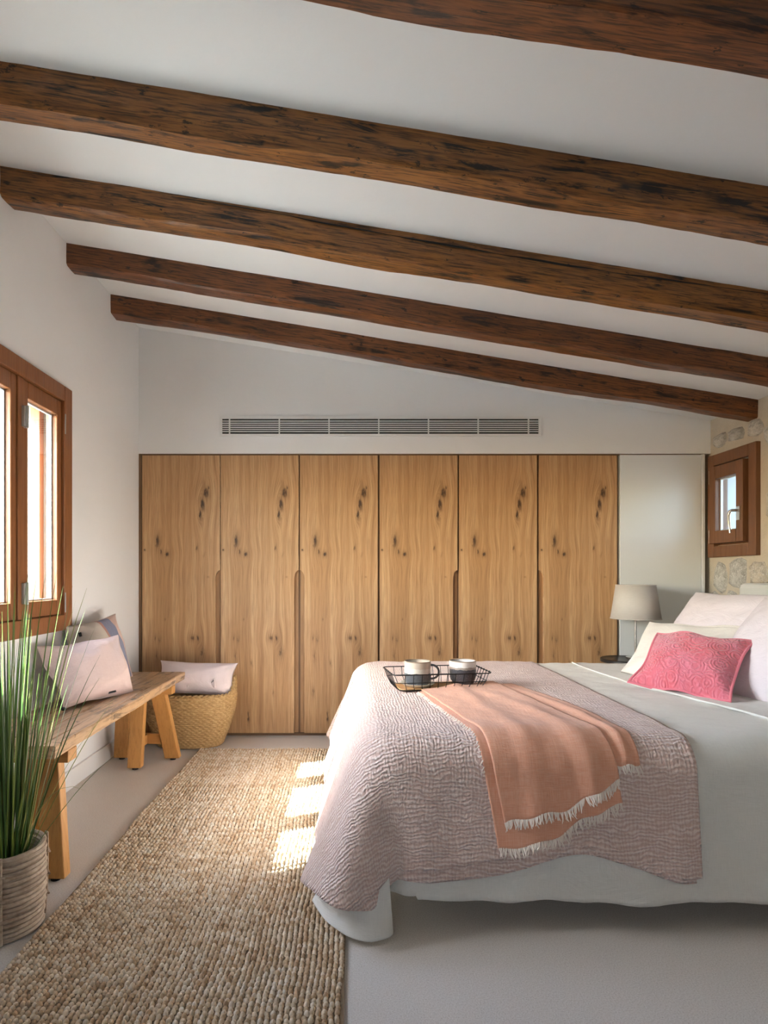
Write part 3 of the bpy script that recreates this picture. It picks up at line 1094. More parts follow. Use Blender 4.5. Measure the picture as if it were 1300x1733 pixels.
trq = np.array([(a, b, c) for a, b, c in tri])
# triangles are written as quads through a shared apex edge: pair them up
Ft = (np.arange(N)[:, None, None] * nv + trq[None]).reshape(-1, 3)
T3 = np.concatenate([Fq[:, [0, 1, 2]], Fq[:, [0, 2, 3]], Ft])
me = np_mesh('braid', V, T3, MT['jute'], smooth=True)
att = me.attributes.new('tint', 'FLOAT', 'POINT')
att.data.foreach_set('value', np.repeat(rng.uniform(0, 1, N), nv).astype(np.float32))
o = bpy.data.objects.new('braid', me)
link(o, rg)
o['kind'] = 'stuff'

# ------------------------------------------------------------------ bench
BZ, BY0, BY1 = 0.50, 2.076, 3.68
BX0, BX1 = -1.425, -1.045
bn = thing('bench', ((BX0 + BX1) / 2, (BY0 + BY1) / 2, 0), 'long rustic wooden trestle bench under the window along left wall', 'bench')
xs = [BX0, BX0 + .115, BX0 + .235, BX1]
for i in range(3):
    a, b = xs[i] + .0012, xs[i + 1] - .0012
    ny = 60
    vs = []
    for k in range(ny):
        y = BY0 + (BY1 - BY0) * k / (ny - 1)
        e = (.006 * mnoise.noise(Vector((y * 5, 3, 1))) + .003 * mnoise.noise(Vector((y * 20, 3, 1)))) if i == 2 else 0
        e2 = e + ((.004 * mnoise.noise(Vector((y * 8, 9, 1))) - .004) if i == 2 else 0)
        tz = BZ + .0012 * mnoise.noise(Vector((y * 6, i * 5, 2)))
        vs += [(a, y, BZ - .045), (b + e2, y, BZ - .045), (b + e, y, tz - .004), (b + e - .004, y, tz), (a, y, tz)]
    F = [tuple(f) for f in grid_faces(ny, 5)]
    F += [(k * 5 + 4, k * 5, k * 5 + 5, k * 5 + 9) for k in range(ny - 1)]
    F += [(0, 1, 2, 3, 4), tuple((ny - 1) * 5 + q for q in (4, 3, 2, 1, 0))]
    m = MB()
    m.add(vs, F)
    m.build('plank', MT['bench_top'], bn)


def trestle(yc, sgn):
    """sgn +1: the splayed pair of legs leans to +y (far trestle), the single inner leg to -y"""
    t = thing('trestle', (-1.235, yc, 0), parent=bn)
    MB().box(BX0 + .01, BX1 - .005, yc - .035, yc + .035, BZ - .092, BZ - .046).build('crossbar', MT['honey_x'], t, bevel=.003)
    zt = BZ - .093
    legs = [((-1.135, yc + .00 * sgn, zt), (-1.075, yc + .075 * sgn, .012)),
            ((-1.335, yc + .00 * sgn, zt), (-1.385, yc + .085 * sgn, .012)),
            ((-1.235, yc - .035 * sgn, zt + .04), (-1.235, yc - .105 * sgn, .012))]
    for i, (p, q) in enumerate(legs):
        leg = MB().bar(p, q, .085 if i < 2 else .078, .048, up=(0, 1, 0), flat=True).build('leg', MT['honey'], t, bevel=.004)
        MB().lathe([(.017, 0), (.017, .014)], 12, (q[0], q[1], 0)).build('foot_pad', MT['rubber'], leg)
    f = .70
    zs = zt * (1 - f)
    pr = [tuple(Vector(p).lerp(Vector(q), f)) for p, q in legs]
    MB().bar(Vector(pr[0]), Vector(pr[1]), .028, .060, up=(0, 0, 1)).build('stretcher', MT['honey_x'], t, bevel=.003)
    mid = (Vector(pr[0]) + Vector(pr[1])) / 2
    MB().bar(mid - Vector((0, .014 * sgn, 0)), Vector(pr[2]) + Vector((0, 0, mid.z - pr[2][2])), .03, .055, up=(0, 0, 1)).build('stretcher', MT['honey_x'], t, bevel=.003)


trestle(3.462, 1)
trestle(2.215, -1)


# ------------------------------------------------------------------ cushions
def pillow(name, c, u, v, T, mat, seed=0, pinch=.07, n=34, wr=.006, piping=None, pr=.004, flange=0.0, sag=0.0, curl=.012):
    """soft cushion centred at c, u / v its half-width and half-height vectors; returns the object (its local x, y = width, height)"""
    u, v = Vector(u), Vector(v)
    hu, hv = u.length, v.length
    ux = u.normalized()
    nz = ux.cross(v).normalized()
    vy = nz.cross(ux)
    R = Matrix((ux, vy, nz)).transposed()
    lin = np.linspace(-1, 1, n)
    lin = np.sign(lin) * (1 - (1 - np.abs(lin)) ** 1.35)
    A, B = np.meshgrid(lin, lin, indexing='ij')
    Xc = A * (1 - pinch * (1 - B ** 2)) * hu
    Yc = B * (1 - pinch * (1 - A ** 2)) * hv
    fl = 1 - flange
    a2, b2 = np.clip(np.abs(A) / fl, 0, 1), np.clip(np.abs(B) / fl, 0, 1)
    th = T * ((1 - a2 ** 2.6) * (1 - b2 ** 2.6)) ** .55 + .003
    Zs = []
    for sgn in (1, -1):
        Nn = np.array([[wr * (mnoise.noise(Vector((x * 9, y * 9, seed + sgn))) + .6 * mnoise.noise(Vector((x * 22, y * 22, seed * 3 + sgn)))) for x, y in zip(r1, r2)] for r1, r2 in zip(Xc, Yc)])
        # creases that run in from the corners
        cr = np.zeros_like(A)
        for sa, sb in ((1, 1), (1, -1), (-1, 1), (-1, -1)):
            du, dv = (sa - A), (sb - B)
            rr = np.sqrt(du ** 2 + dv ** 2)
            an = np.arctan2(np.abs(dv), np.abs(du) + 1e-6)
            cr += np.sin(an * 9 + seed) * np.exp(-rr * 2.2) * np.clip(rr * 3, 0, 1)
        Zs.append(sgn * (th * (1 + sag * B * -1) + (Nn + wr * .9 * cr) * np.clip(th / T * 1.5, 0, 1)))
    # the edges of a soft cushion are never flat: they wave in and out, and two corners curl
    def bow_at(a, b):
        e = np.maximum(np.abs(a), np.abs(b)) ** 3
        return curl * e * (np.sin(2.6 * a + seed) * np.cos(2.1 * b + seed * .7) + .5 * np.sin(6.3 * a + 4.1 * b + seed)) + curl * .6 * a * b

    bow = bow_at(A, B)
    V1 = np.stack([Xc, Yc, Zs[0] + bow], -1).reshape(-1, 3)
    V2 = np.stack([Xc, Yc, Zs[1] + bow], -1).reshape(-1, 3)
    F = np.concatenate([grid_faces(n, n), grid_faces(n, n, n * n, True)])
    i = np.arange(n - 1)
    rim = []
    for p in (lambda i: i, lambda i: (n - 1) * n + i, lambda i: i * n, lambda i: i * n + n - 1):
        a, b = p(i), p(i + 1)
        rim.append(np.stack([a, b, b + n * n, a + n * n], -1))
    rim[0] = rim[0][:, ::-1] if False else rim[0]
    F = np.concatenate([F] + rim)
    uv = np.concatenate([V1[:, :2], V2[:, :2] + 3.0])
    me = np_mesh(name, np.concatenate([V1, V2]), F, mat, True, uv)
    o = bpy.data.objects.new(name, me)
    link(o)
    o.matrix_world = Matrix.Translation(Vector(c)) @ R.to_4x4()
    if piping:
        m = MB()
        pts = []
        q = np.linspace(-1, 1, 26)
        for a, b in [(t, -1) for t in q] + [(1, t) for t in q[1:]] + [(-t, 1) for t in q[1:]] + [(-1, -t) for t in q[1:-1]]:
            pts.append((a * (1 - pinch * (1 - b * b)) * hu, b * (1 - pinch * (1 - a * a)) * hv, float(bow_at(np.float64(a), np.float64(b)))))
        m.tube(pts, pr, 6, closed=True)
        me = bpy.data.meshes.new('piping')
        me.from_pydata([tuple(p) for p in m.v], [], m.f)
        me.materials.append(piping)
        me.polygons.foreach_set('use_smooth', np.ones(len(me.polygons), dtype=bool))
        po = bpy.data.objects.new('piping', me)
        link(po, o)
    return o


def local_part(name, mb, mat, parent, smooth=True):
    """a part given in its parent's own (rotated) space"""
    me = bpy.data.meshes.new(name)
    me.from_pydata([tuple(p) for p in mb.v], [], mb.f)
    me.materials.append(mat)
    if smooth:
        me.polygons.foreach_set('use_smooth', np.ones(len(me.polygons), dtype=bool))
    o = bpy.data.objects.new(name, me)
    link(o, parent)
    return o


p = pillow('cushion', (-1.272, 2.872, .640), (.088, .215, -.002), (-.085, -.022, .130), .062, MT['pale_pink'], seed=3, wr=.009, curl=.016, piping=MT['pale_pink'], pr=.003)
tag(p, 'plain pale pink linen cushion at the front on the bench', 'cushion', 'cushions on the bench')
local_part('tassel', MB().tube([(-.212, -.150, 0), (-.232, -.158, .006), (-.245, -.155, .010)], [.008, .010, .004], 7), MT['rubber'], p)
local_part('name_tag', MB().box(.030, .075, -.139, -.131, .016, .024), MT['rubber'], p, False)
p = pillow('cushion', (-1.358, 3.20, .680), (.030, .228, .016), (-.046, .022, .180), .050, MT['banded'], seed=8, piping=MT['banded'], pr=.003)
tag(p, 'cushion with beige, rust and blue bands leaning on the wall behind another', 'cushion', 'cushions on the bench')
local_part('name_tag', MB().box(-.190, -.177, .118, .140, .026, .034), MT['rubber'], p, False)
p = pillow('cushion', (-1.012, 3.842, .432), (.256, .0, -.010), (.006, .030, .105), .085, MT['blush'], seed=14, pinch=.10, wr=.012)
tag(p, 'blush cushion with fabric ties stuffed into the woven basket', 'cushion')
for tx in (-.045, .125):
    m = MB().tube([(tx, -.055, .066), (tx - .006, -.030, .078), (tx + .004, -.010, .082), (tx + .010, -.030, .080), (tx + .008, -.06, .066)], [.006, .007, .006, .007, .005], 6)
    local_part('tie', m, MT['blush'], p)

# ------------------------------------------------------------------ woven basket
bk = thing('basket', (-1.055, 3.855, 0), 'oval woven seagrass basket on the floor in front of wardrobe', 'basket')
nr_, na = 132, 300
V = []
rows = 27
for i in range(nr_):
    f = i / (nr_ - 1)
    for k in range(na):
        t = 2 * PI * k / na
        lift = .10 * max(0, math.cos(2 * t)) ** 5          # raised handles at both ends
        z = .006 + f * (.335 + lift)
        rx = .205 + .095 * math.sin(min(1, f * 1.15) * PI / 2) - .01 * f
        ry = .130 + .046 * math.sin(min(1, f * 1.15) * PI / 2)
        rb = f * rows
        ri_ = int(rb)
        pr_ = math.sqrt(max(0, math.sin((rb - ri_) * PI)))
        tw = .5 + .5 * math.sin(46 * t + PI * (ri_ % 2) + (rb - ri_) * 2.4)
        d = .0055 * pr_ * (.35 + .65 * tw) + .003 * mnoise.noise(Vector((math.cos(t) * 5, math.sin(t) * 5, z * 14)))
        e = (abs(math.cos(t)) ** 2.5 + abs(math.sin(t)) ** 2.5) ** (-1 / 2.5)
        V.append(((rx + d) * e * math.cos(t), (ry + d) * e * math.sin(t), z))
F = []
for i in range(nr_ - 1):
    for k in range(na):
        F.append((i * na + k, i * na + (k + 1) % na, (i + 1) * na + (k + 1) % na, (i + 1) * na + k))
o = bpy.data.objects.new('weave', np_mesh('weave', np.array(V), np.array(F), MT['seagrass'], True))
link(o, bk)
so = o.modifiers.new('thick', 'SOLIDIFY')
so.thickness = .010
so.offset = -1
m = MB()   # plaited rim
top = [Vector(p) for p in V[(nr_ - 1) * na:]]
for ph in (0, PI):
    m.tube([p + Vector((math.cos(2 * PI * k / na), math.sin(2 * PI * k / na), 0)) * (-.004 + .006 * math.cos(k * .55 + ph)) + Vector((0, 0, .006 * math.sin(k * .55 + ph))) + bk.location for k, p in enumerate(top)][::1], .0062, 6, closed=True)
m.build('rim', MT['seagrass'], bk, smooth=True)
m = MB()
m.lathe([(.02, .004), (.19, .004), (.19, .012), (.02, .012)], 24, (0, 0, 0))
m.v = [Vector((p.x, p.y * .64, p.z)) + bk.location for p in m.v]
m.build('base', MT['seagrass'], bk)

# ------------------------------------------------------------------ grass in a rattan pot
PX, PY = -1.080, 1.845
pl = thing('potted_grass', (PX, PY, 0), 'tall green ornamental grass in a grey rattan pot before the bench', 'plant')
pot = thing('pot', (PX, PY, 0), parent=pl)
nring = 17
hp = .258
MB().lathe([(.070, .004), (.088, .006), (.100, hp - .01), (.093, hp - .01), (.083, .02), (.060, .02)], 32, (PX, PY, 0)).build('liner', MT['rattan'], pot, smooth=True)
for k in range(nring):
    z = .009 + (hp - .012) * k / (nring - 1)
    r = .0925 + .0115 * math.sin(.35 + 1.6 * k / nring)
    tl = random.uniform(-.003, .003)
    ph = random.uniform(0, 6.28)
    pts = []
    for j in range(44):
        t = 2 * PI * j / 44
        rr = r + .0018 * math.sin(3 * t + ph) + random.uniform(-.0006, .0006)
        pts.append((PX + rr * math.cos(t), PY + rr * math.sin(t), z + tl * math.cos(t + ph) + .001 * math.sin(5 * t + ph)))
    MB().tube(pts, .0083, 7, closed=True).build('cane', MT['rattan'], pot, smooth=True)
for t0 in (-PI / 2 + .35, PI * .25, PI * .95):
    for dt in (-.045, .045):
        pts = [(PX + (.101 + .0115 * math.sin(.35 + 1.6 * q) + .004) * math.cos(t0 + dt), PY + (.101 + .0115 * math.sin(.35 + 1.6 * q) + .004) * math.sin(t0 + dt), .006 + (hp + .002) * q) for q in np.linspace(0, 1, 12)]
        MB().tube(pts, .0042, 6).build('binding', MT['rattan'], pot, smooth=True)
    for q in (.28, .52, .80):
        rr = .106 + .0115 * math.sin(.35 + 1.6 * q) + .004
        pts = [(PX + rr * math.cos(t0 + d), PY + rr * math.sin(t0 + d), hp * q + .004 * math.sin(d * 20)) for d in np.linspace(-.14, .14, 7)]
        MB().tube(pts, .0034, 6).build('binding', MT['rattan'], pot, smooth=True)
MB().lathe([(.005, .19), (.086, .19), (.086, .20), (.005, .205)], 24, (PX, PY, 0)).build('soil', MT['soil'], pot)


def blade(base, azim, lean, length, droop, w, twist):
    pts = []
    ns_ = 9
    d = Vector((math.cos(azim) * math.sin(lean), math.sin(azim) * math.sin(lean), math.cos(lean)))
    h = Vector((math.cos(azim), math.sin(azim), 0))
    p = Vector(base)
    ang = lean
    step = length / ns_
    vs = []
    for i in range(ns_ + 1):
        f = i / ns_
        side = Vector((-math.sin(azim + twist), math.cos(azim + twist), 0))
        ww = w * (0.75 + .5 * f) * (1 - f ** 3) * .5 + .0003
        dirv = h * math.sin(ang) + Vector((0, 0, 1)) * math.cos(ang)
        nrm = side.cross(dirv).normalized()
        vs += [p - side * ww, p + nrm * ww * .5, p + side * ww]
        p = p + dirv * step
        ang += droop * (f ** 1.5) * 2.0 / ns_
    F = []
    for i in range(ns_):
        F += [(i * 3, i * 3 + 1, i * 3 + 4, i * 3 + 3), (i * 3 + 1, i * 3 + 2, i * 3 + 5, i * 3 + 4)]
    return vs, F


rb = random.Random(4)
specs = []
for i in range(165):
    a = rb.uniform(0, 2 * PI)
    r = .050 * math.sqrt(rb.random())
    lean = abs(rb.gauss(0.05, .085))
    L = rb.uniform(.30, .80) if rb.random() < .8 else rb.uniform(.76, .96)
    specs.append((r, a, a + rb.gauss(0, .5), lean, L, abs(rb.gauss(0, .22)), rb.uniform(.0042, .0068)))
# the long arching ones that reach out over the bench and floor to the right
for az, lean, L, dr in ((.75, .20, .82, .25), (.55, .24, .80, .30), (.2, .30, .62, .5), (-.1, .42, .52, .6), (.1, .62, .48, .7), (-.35, .40, .42, 2.6), (.9, .13, .88, .12), (.4, .15, .84, .2), (.3, .44, .58, .35), (.05, .30, .70, .35)):
    specs.append((.045, az, az, lean, L, dr, .0052))
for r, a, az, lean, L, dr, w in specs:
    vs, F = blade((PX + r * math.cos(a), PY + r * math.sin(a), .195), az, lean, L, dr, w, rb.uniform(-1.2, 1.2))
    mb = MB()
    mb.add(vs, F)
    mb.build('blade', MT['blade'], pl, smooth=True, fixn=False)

# ------------------------------------------------------------------ bed
BX_F, BX_H = 0.03, 2.318          # foot and head ends
BN, BF = 1.86, 3.62              # near and far sides
BT = 0.568                       # top of the made bed
bed = thing('bed', (1.2, 2.74, 0), 'wide low bed with grey upholstered headboard against the stone wall', 'bed')
MB().box(BX_F + .10, BX_H, BN + .05, BF - .05, .115, .30).build('base', MT['mattress'], bed, bevel=.01)
MB().box(BX_F + .05, BX_H, BN + .035, BF - .035, .30, BT - .02).build('mattress', MT['mattress'], bed, bevel=.05)
for x in (BX_F + .25, BX_H - .2):
    for y in (BN + .25, BF - .25):
        MB().lathe([(.03, 0), (.03, .115)], 14, (x, y, 0)).build('leg', MT['black'], bed)
MB().box(BX_H + .002, BX_H + .095, BN - .06, 3.565, .12, 1.055).build('headboard', MT['headboard'], bed, bevel=.03)


def drape(P, x0, x1, y0, y1, top, e, f_side, f_foot, floor=.014, ripple=.010, seed=0.0, corner=.03, f_corner=0.0):
    """cloth laid over a rounded box; P (n,2) are unrolled cloth coordinates (x along the bed, y across); e = height above the bed"""
    qx = np.clip(P[:, 0], x0 + .15, 99)
    qy = np.clip(P[:, 1], y0 + .15, y1 - .15)
    d = np.stack([P[:, 0] - qx, P[:, 1] - qy], -1)
    rho = np.sqrt((d ** 2).sum(1)) + 1e-9
    n = d / rho[:, None]
    f = f_side * n[:, 1] ** 2 + f_foot * n[:, 0] ** 2 + f_corner * (2 * n[:, 0] * n[:, 1]) ** 2
    am = np.arctan2(1.0, f)
    a = np.clip((rho - .06) / .09, 0, None)
    aa = np.minimum(a, am)
    h = np.where(rho < .06, rho, .06 + (.09 + e) * np.sin(aa))
    z = np.where(rho < .06, e, -.09 + (.09 + e) * np.cos(aa))
    L = np.clip(rho - .06 - .09 * am, 0, None)
    h = h + np.cos(am) * L
    z = z - np.sin(am) * L
    per = qx - qy + np.arctan2(n[:, 0], -n[:, 1]) * .25
    amp = np.clip(L / .35, 0, 1)
    cfac = np.abs(n[:, 0] * n[:, 1]) * 2
    rp = ripple * (np.sin(per * 17 + seed) + .6 * np.sin(per * 31 + seed * 2.1) + .5 * np.sin(per * 7.3 + seed)) + corner * cfac * np.sin(np.arctan2(n[:, 0], -n[:, 1]) * 9 + seed)
    h = h + amp * rp
    Z = top + z
    under = np.clip(floor + e - Z, 0, None)
    h = h + under * .75
    Z = np.maximum(Z, floor + e + .004 * np.sin(per * 40) * (under > 0))
    out = np.stack([qx + n[:, 0] * h, qy + n[:, 1] * h, Z], -1)
    return out, rho


def cloth_obj(name, pts, nu, nv, uv, mat, parent=None, thick=.004, loc=(0, 0, 0), amp=.003, fr=7.0, seed=0):
    for i in range(len(pts)):
        p = pts[i]
        pts[i, 2] += amp * (mnoise.noise(Vector((p[0] * fr, p[1] * fr, seed))) + .5 * mnoise.noise(Vector((p[0] * fr * 3, p[1] * fr * 3, seed + 5 + p[2] * 6))))
    loc = Vector(loc)
    me = np_mesh(name, pts - np.array(loc)[None], grid_faces(nu, nv), mat, True, uv)
    o = bpy.data.objects.new(name, me)
    link(o, parent)
    o.location = loc - (wloc(parent) if parent else Vector((0, 0, 0)))
    if thick:
        s = o.modifiers.new('thick', 'SOLIDIFY')
        s.thickness = thick
        s.offset = 0
    return o


def sheet(x_lo, x_hi, y_lo, y_hi, nu, nv, rmax=None, x0=0.0):
    """cloth coordinates with hems given as functions of the other coordinate"""
    a = np.linspace(0, 1, nu)
    b = np.linspace(0, 1, nv)
    A, B = np.meshgrid(a, b, indexing='ij')
    A, B = A.ravel(), B.ravel()
    y = BN - .4 + B * (BF - BN + .8)
    X0 = np.array([x_lo(t) for t in y])
    X = X0 + A * (x_hi - X0)
    Y0 = np.array([y_lo(t) for t in X])
    Y1 = np.array([y_hi(t) for t in X])
    Y = Y0 + B * (Y1 - Y0)
    if rmax:      # round the cloth's corners off
        qx, qy = np.clip(X, x0 + .15, 99), np.clip(Y, BN + .15, BF - .15)
        dx, dy = X - qx, Y - qy
        r = np.sqrt(dx * dx + dy * dy) + 1e-9
        ox = np.maximum(1e-6, qx - X0)
        oy = np.where(dy < 0, qy - Y0, Y1 - qy)
        re = np.minimum(ox / (np.abs(dx) / r + 1e-6), oy / (np.abs(dy) / r + 1e-6))
        k = np.where((dx < 0) & (np.abs(dy) > 1e-6), np.minimum(1, rmax / re), 1)
        X, Y = qx + dx * k, qy + dy * k
    return np.stack([X, Y], -1)


# pale linen bedspread
def lin_near(x):
    return BN - .440 + .007 * math.sin(x * 5) + .004 * math.sin(x * 13)


P = sheet(lambda y: BX_F - .36, BX_H - .01, lin_near, lambda x: BF + .35, 170, 190, .57, BX_F + .02)
pts, _ = drape(P, BX_F + .02, BX_H, BN, BF, BT, .006, .07, .12, ripple=.004, seed=2.0, corner=.02)
ls = cloth_obj('bedspread', pts, 170, 190, P, MT['linen'], thick=.004, loc=(1.2, 2.74, BT), amp=.006, seed=3)
tag(ls, 'pale grey-white linen bedspread hanging down the side of the bed', 'bedspread')


# turned-back edge of the top sheet below the pillows
yy = np.linspace(1.98, 3.50, 70)
xe = np.interp(yy, [1.98, 2.13, 2.6, 2.78, 3.22, 3.5], [1.53, 1.495, 1.40, 1.33, 1.30, 1.30]) + .006 * np.sin(yy * 9)
tb = np.array([[(a + (2.22 - a) * t ** 1.3, y, BT + .010 + .006 * math.exp(-t * 25)) for y, a in zip(yy, xe)] for t in np.linspace(0, 1, 50)]).reshape(-1, 3)
cloth_obj('turned_edge', tb, 50, 70, tb[:, :2], MT['linen'], ls, thick=.005, loc=(1.2, 2.74, BT), amp=.004, fr=8, seed=3)
m = MB()
m.tube([(a, y, BT + .018 + .003 * mnoise.noise(Vector((a * 8, y * 8, 3)))) for y, a in zip(yy, xe)], .0035, 6)
m.build('hem', MT['linen'], ls, smooth=True)


# the corner of the bedspread that trails on the floor
def spline(pts, n):
    pts = [Vector(p) for p in pts]
    out = []
    for i in range(n):
        f = i / (n - 1) * (len(pts) - 1)
        k = min(int(f), len(pts) - 2)
        t = f - k
        p0, p1, p2, p3 = pts[max(k - 1, 0)], pts[k], pts[k + 1], pts[min(k + 2, len(pts) - 1)]
        out.append(.5 * ((2 * p1) + (p2 - p0) * t + (2 * p0 - 5 * p1 + 4 * p2 - p3) * t * t + (3 * p1 - p0 - 3 * p2 + p3) * t ** 3))
    return out


lo = spline([(-.13, 1.90, .055), (-.085, 1.82, .040), (-.02, 1.765, .024), (.045, 1.752, .013), (.10, 1.768, .013), (.122, 1.792, .013)], 34)
md = spline([(-.08, 1.91, .17), (-.04, 1.86, .16), (.0, 1.815, .14), (.045, 1.790, .135), (.085, 1.792, .135), (.114, 1.806, .135)], 34)
up = spline([(-.02, 1.94, .36), (.0, 1.90, .36), (.03, 1.875, .36), (.06, 1.862, .36), (.08, 1.852, .36), (.098, 1.850, .36)], 34)
cf = np.array([[tuple(a * (1 - t) ** 2 + (b * 2 - (a + c) * .5) * 2 * t * (1 - t) + c * t * t) for t in np.linspace(0, 1, 30)] for a, b, c in zip(up, md, lo)]).reshape(-1, 3)
cloth_obj('corner_fold', cf, 34, 30, cf[:, [0, 2]], MT['linen'], ls, thick=.004, loc=(1.2, 2.74, BT), amp=.003, seed=7)


# pink gauze coverlet over the foot half
def gz_near(x):
    return BN - (.335 + .03 * math.exp(-((x + .1) / .16) ** 2) - .065 * math.exp(-((x - .66) / .22) ** 2) + .035 * math.exp(-((x - 1.0) / .14) ** 2)) + .004 * math.sin(x * 21)


def gz_foot(y):
    return BX_F - .43 + .02 * math.sin(y * 6) + .012 * math.sin(y * 17)


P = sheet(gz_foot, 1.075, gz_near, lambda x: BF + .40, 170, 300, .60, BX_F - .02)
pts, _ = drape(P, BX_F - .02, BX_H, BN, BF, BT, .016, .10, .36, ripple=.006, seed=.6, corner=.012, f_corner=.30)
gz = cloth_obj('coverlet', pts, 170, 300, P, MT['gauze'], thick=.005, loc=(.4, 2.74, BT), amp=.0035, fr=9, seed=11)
tag(gz, 'crinkled pale pink cotton gauze coverlet over the foot of the bed', 'coverlet')
# its lower layer peeps out under the hem
P = sheet(lambda y: gz_foot(y) - .02, 1.06, lambda x: gz_near(x) - .030 / (1 + math.exp((x - .80) * 22)) + .010 * math.sin(x * 9 + 1) - .008, lambda x: BF + .41, 120, 200, .60, BX_F - .02)
pts, _ = drape(P, BX_F - .02, BX_H, BN, BF, BT, .0105, .09, .35, ripple=.006, seed=.6, corner=.012, f_corner=.30)
cloth_obj('under_layer', pts, 120, 200, P, MT['gauze'], gz, thick=.003, loc=(.4, 2.74, BT), amp=.0025, fr=9, seed=11)


# salmon throw: folded layers and fringes
def throw_patch(name, A, B, C, Dd, e, parent, nu=70, nv=90, seed=0, mat='salmon', bulge=0.0, wr=.004):
    """A,B the head edge, Dd,C the hem (cloth coordinates); row v from head to hem"""
    a = np.linspace(0, 1, nu)
    b = np.linspace(0, 1, nv)
    U, Vv = np.meshgrid(a, b, indexing='ij')
    U, Vv = U.ravel(), Vv.ravel()
    A, B, C, Dd = (np.array(q, float) for q in (A, B, C, Dd))
    P = (1 - U)[:, None] * ((1 - Vv)[:, None] * A + Vv[:, None] * Dd) + U[:, None] * ((1 - Vv)[:, None] * B + Vv[:, None] * C)
    P[:, 0] += bulge * np.sin(PI * Vv) * U
    P[:, 1] += .012 * np.sin(U * 7 + seed) * Vv + .006 * np.sin(U * 19 + seed) * Vv
    fold = .010 * np.exp(-((U - .78 + .10 * (1 - Vv)) / .09) ** 2) * np.clip(Vv * 1.5, 0, 1) + .007 * np.exp(-((U - .30 - .12 * (1 - Vv)) / .10) ** 2)
    wob = np.array([wr * mnoise.noise(Vector((p[0] * 14, p[1] * 9, seed))) + wr * .5 * mnoise.noise(Vector((p[0] * 30, p[1] * 60, seed))) for p in P])
    pts, _ = drape(P, BX_F - .02, BX_H, BN, BF, BT, e + fold + wob, .10, .36, ripple=.006, seed=.6, corner=.012, f_corner=.30)
    o = cloth_obj(name, pts, nu, nv, P, MT[mat], parent, thick=.005, loc=(.6, 2.2, BT), amp=.0)
    return o, pts.reshape(nu, nv, 3)


def fringe(edge, parent, n, length=.027, seed=0, out=None):
    r = random.Random(seed)
    m = MB()
    for i in range(n):
        f = (i + r.random() * .6) / n * (len(edge) - 1)
        k = min(int(f), len(edge) - 2)
        p = Vector(edge[k]).lerp(Vector(edge[k + 1]), f - k)
        t = (Vector(edge[k + 1]) - Vector(edge[k])).normalized()
        dn = Vector((0, -.25, -1)) if out is None else Vector(out)
        dn = (dn + t * r.uniform(-.5, .5) + Vector((0, r.uniform(-.35, .15), 0))).normalized()
        L = length * r.uniform(.7, 1.2)
        m.tube([p + Vector((0, -.001, .003)), p + dn * L * .5 + Vector((0, -.003, 0)), p + dn * L + t * r.uniform(-.004, .004)], [.0026, .0022, .0012], 5)
    o = m.build('fringe', MT['fringe'], parent, smooth=True, loc=(.6, 2.2, BT), fixn=False)
    o['kind'] = 'stuff'
    return o


th = thing('throw', (.6, 2.2, BT), 'salmon linen throw with frayed fringe folded over the bed edge', 'throw')
o, e3 = throw_patch('fold', (.60, 2.76), (.745, 2.77), (.895, 1.845), (.70, 1.82), .024, th, 40, 60, seed=5, bulge=.05)
fringe(e3[:, -1], th, 45, seed=3)
o, e2 = throw_patch('lower_layer', (.285, 2.57), (.66, 2.78), (.835, 1.712), (.448, 1.570), .024, th, seed=2)
fringe(e2[:, -1], th, 95, seed=2)
fringe(e2[0, :70], th, 60, .012, seed=8, out=(-1, -.1, -.35))
o, e1 = throw_patch('upper_layer', (.300, 2.575), (.66, 2.79), (.825, 1.780), (.466, 1.650), .034, th, seed=1)
fringe(e1[:, -1], th, 95, seed=1)

# pillows
p = pillow('pillow', (1.975, 3.22, .775), (.02, -.375, .0), (.135, .01, .225), .100, MT['lilac'], seed=21, pinch=.05, wr=.008)
tag(p, 'large pale lilac pillow at the far side, propped against the headboard', 'pillow', 'lilac bed pillows')
p = pillow('pillow', (1.85, 2.50, .775), (.02, -.345, .0), (.150, .01, .225), .10, MT['lilac'], seed=25, pinch=.05, wr=.008)
tag(p, 'large pale lilac pillow nearest the camera, cut by the right picture edge', 'pillow', 'lilac bed pillows')
p = pillow('cushion', (1.66, 2.99, .715), (.125, -.215, .0), (.105, .055, .135), .045, MT['cream'], seed=31, pinch=.05, flange=.06)
tag(p, 'small cream linen cushion behind the raspberry one on the bed', 'cushion', 'cushions on the bed')
p = pillow('cushion', (1.525, 2.67, .703), (.130, -.165, -.004), (.112, .065, .118), .072, MT['raspberry'], seed=37, pinch=.08, curl=.02, flange=.05, piping=MT['raspberry'], pr=.006)
tag(p, 'raspberry pink cushion with embossed pattern on the bed', 'cushion', 'cushions on the bed')

# ------------------------------------------------------------------ wire tray and mugs
TRX, TRY, TRZ = .380, 2.705, BT + .022
tr = thing('tray', (TRX, TRY, TRZ), 'black wire tray with a wooden base on the coverlet', 'tray')
ta = math.radians(8)


def tp(x, y, z):
    return (TRX + x * math.cos(ta) - y * math.sin(ta), TRY + x * math.sin(ta) + y * math.cos(ta), TRZ + z)


def rrect(hx, hy, r, z, n=5):
    pts = []
    for cx_, cy_, a0 in ((hx - r, hy - r, 0), (-hx + r, hy - r, PI / 2), (-hx + r, -hy + r, PI), (hx - r, -hy + r, 3 * PI / 2)):
        for k in range(n):
            a = a0 + PI / 2 * k / (n - 1)
            pts.append((cx_ + r * math.cos(a), cy_ + r * math.sin(a), z))
    return pts


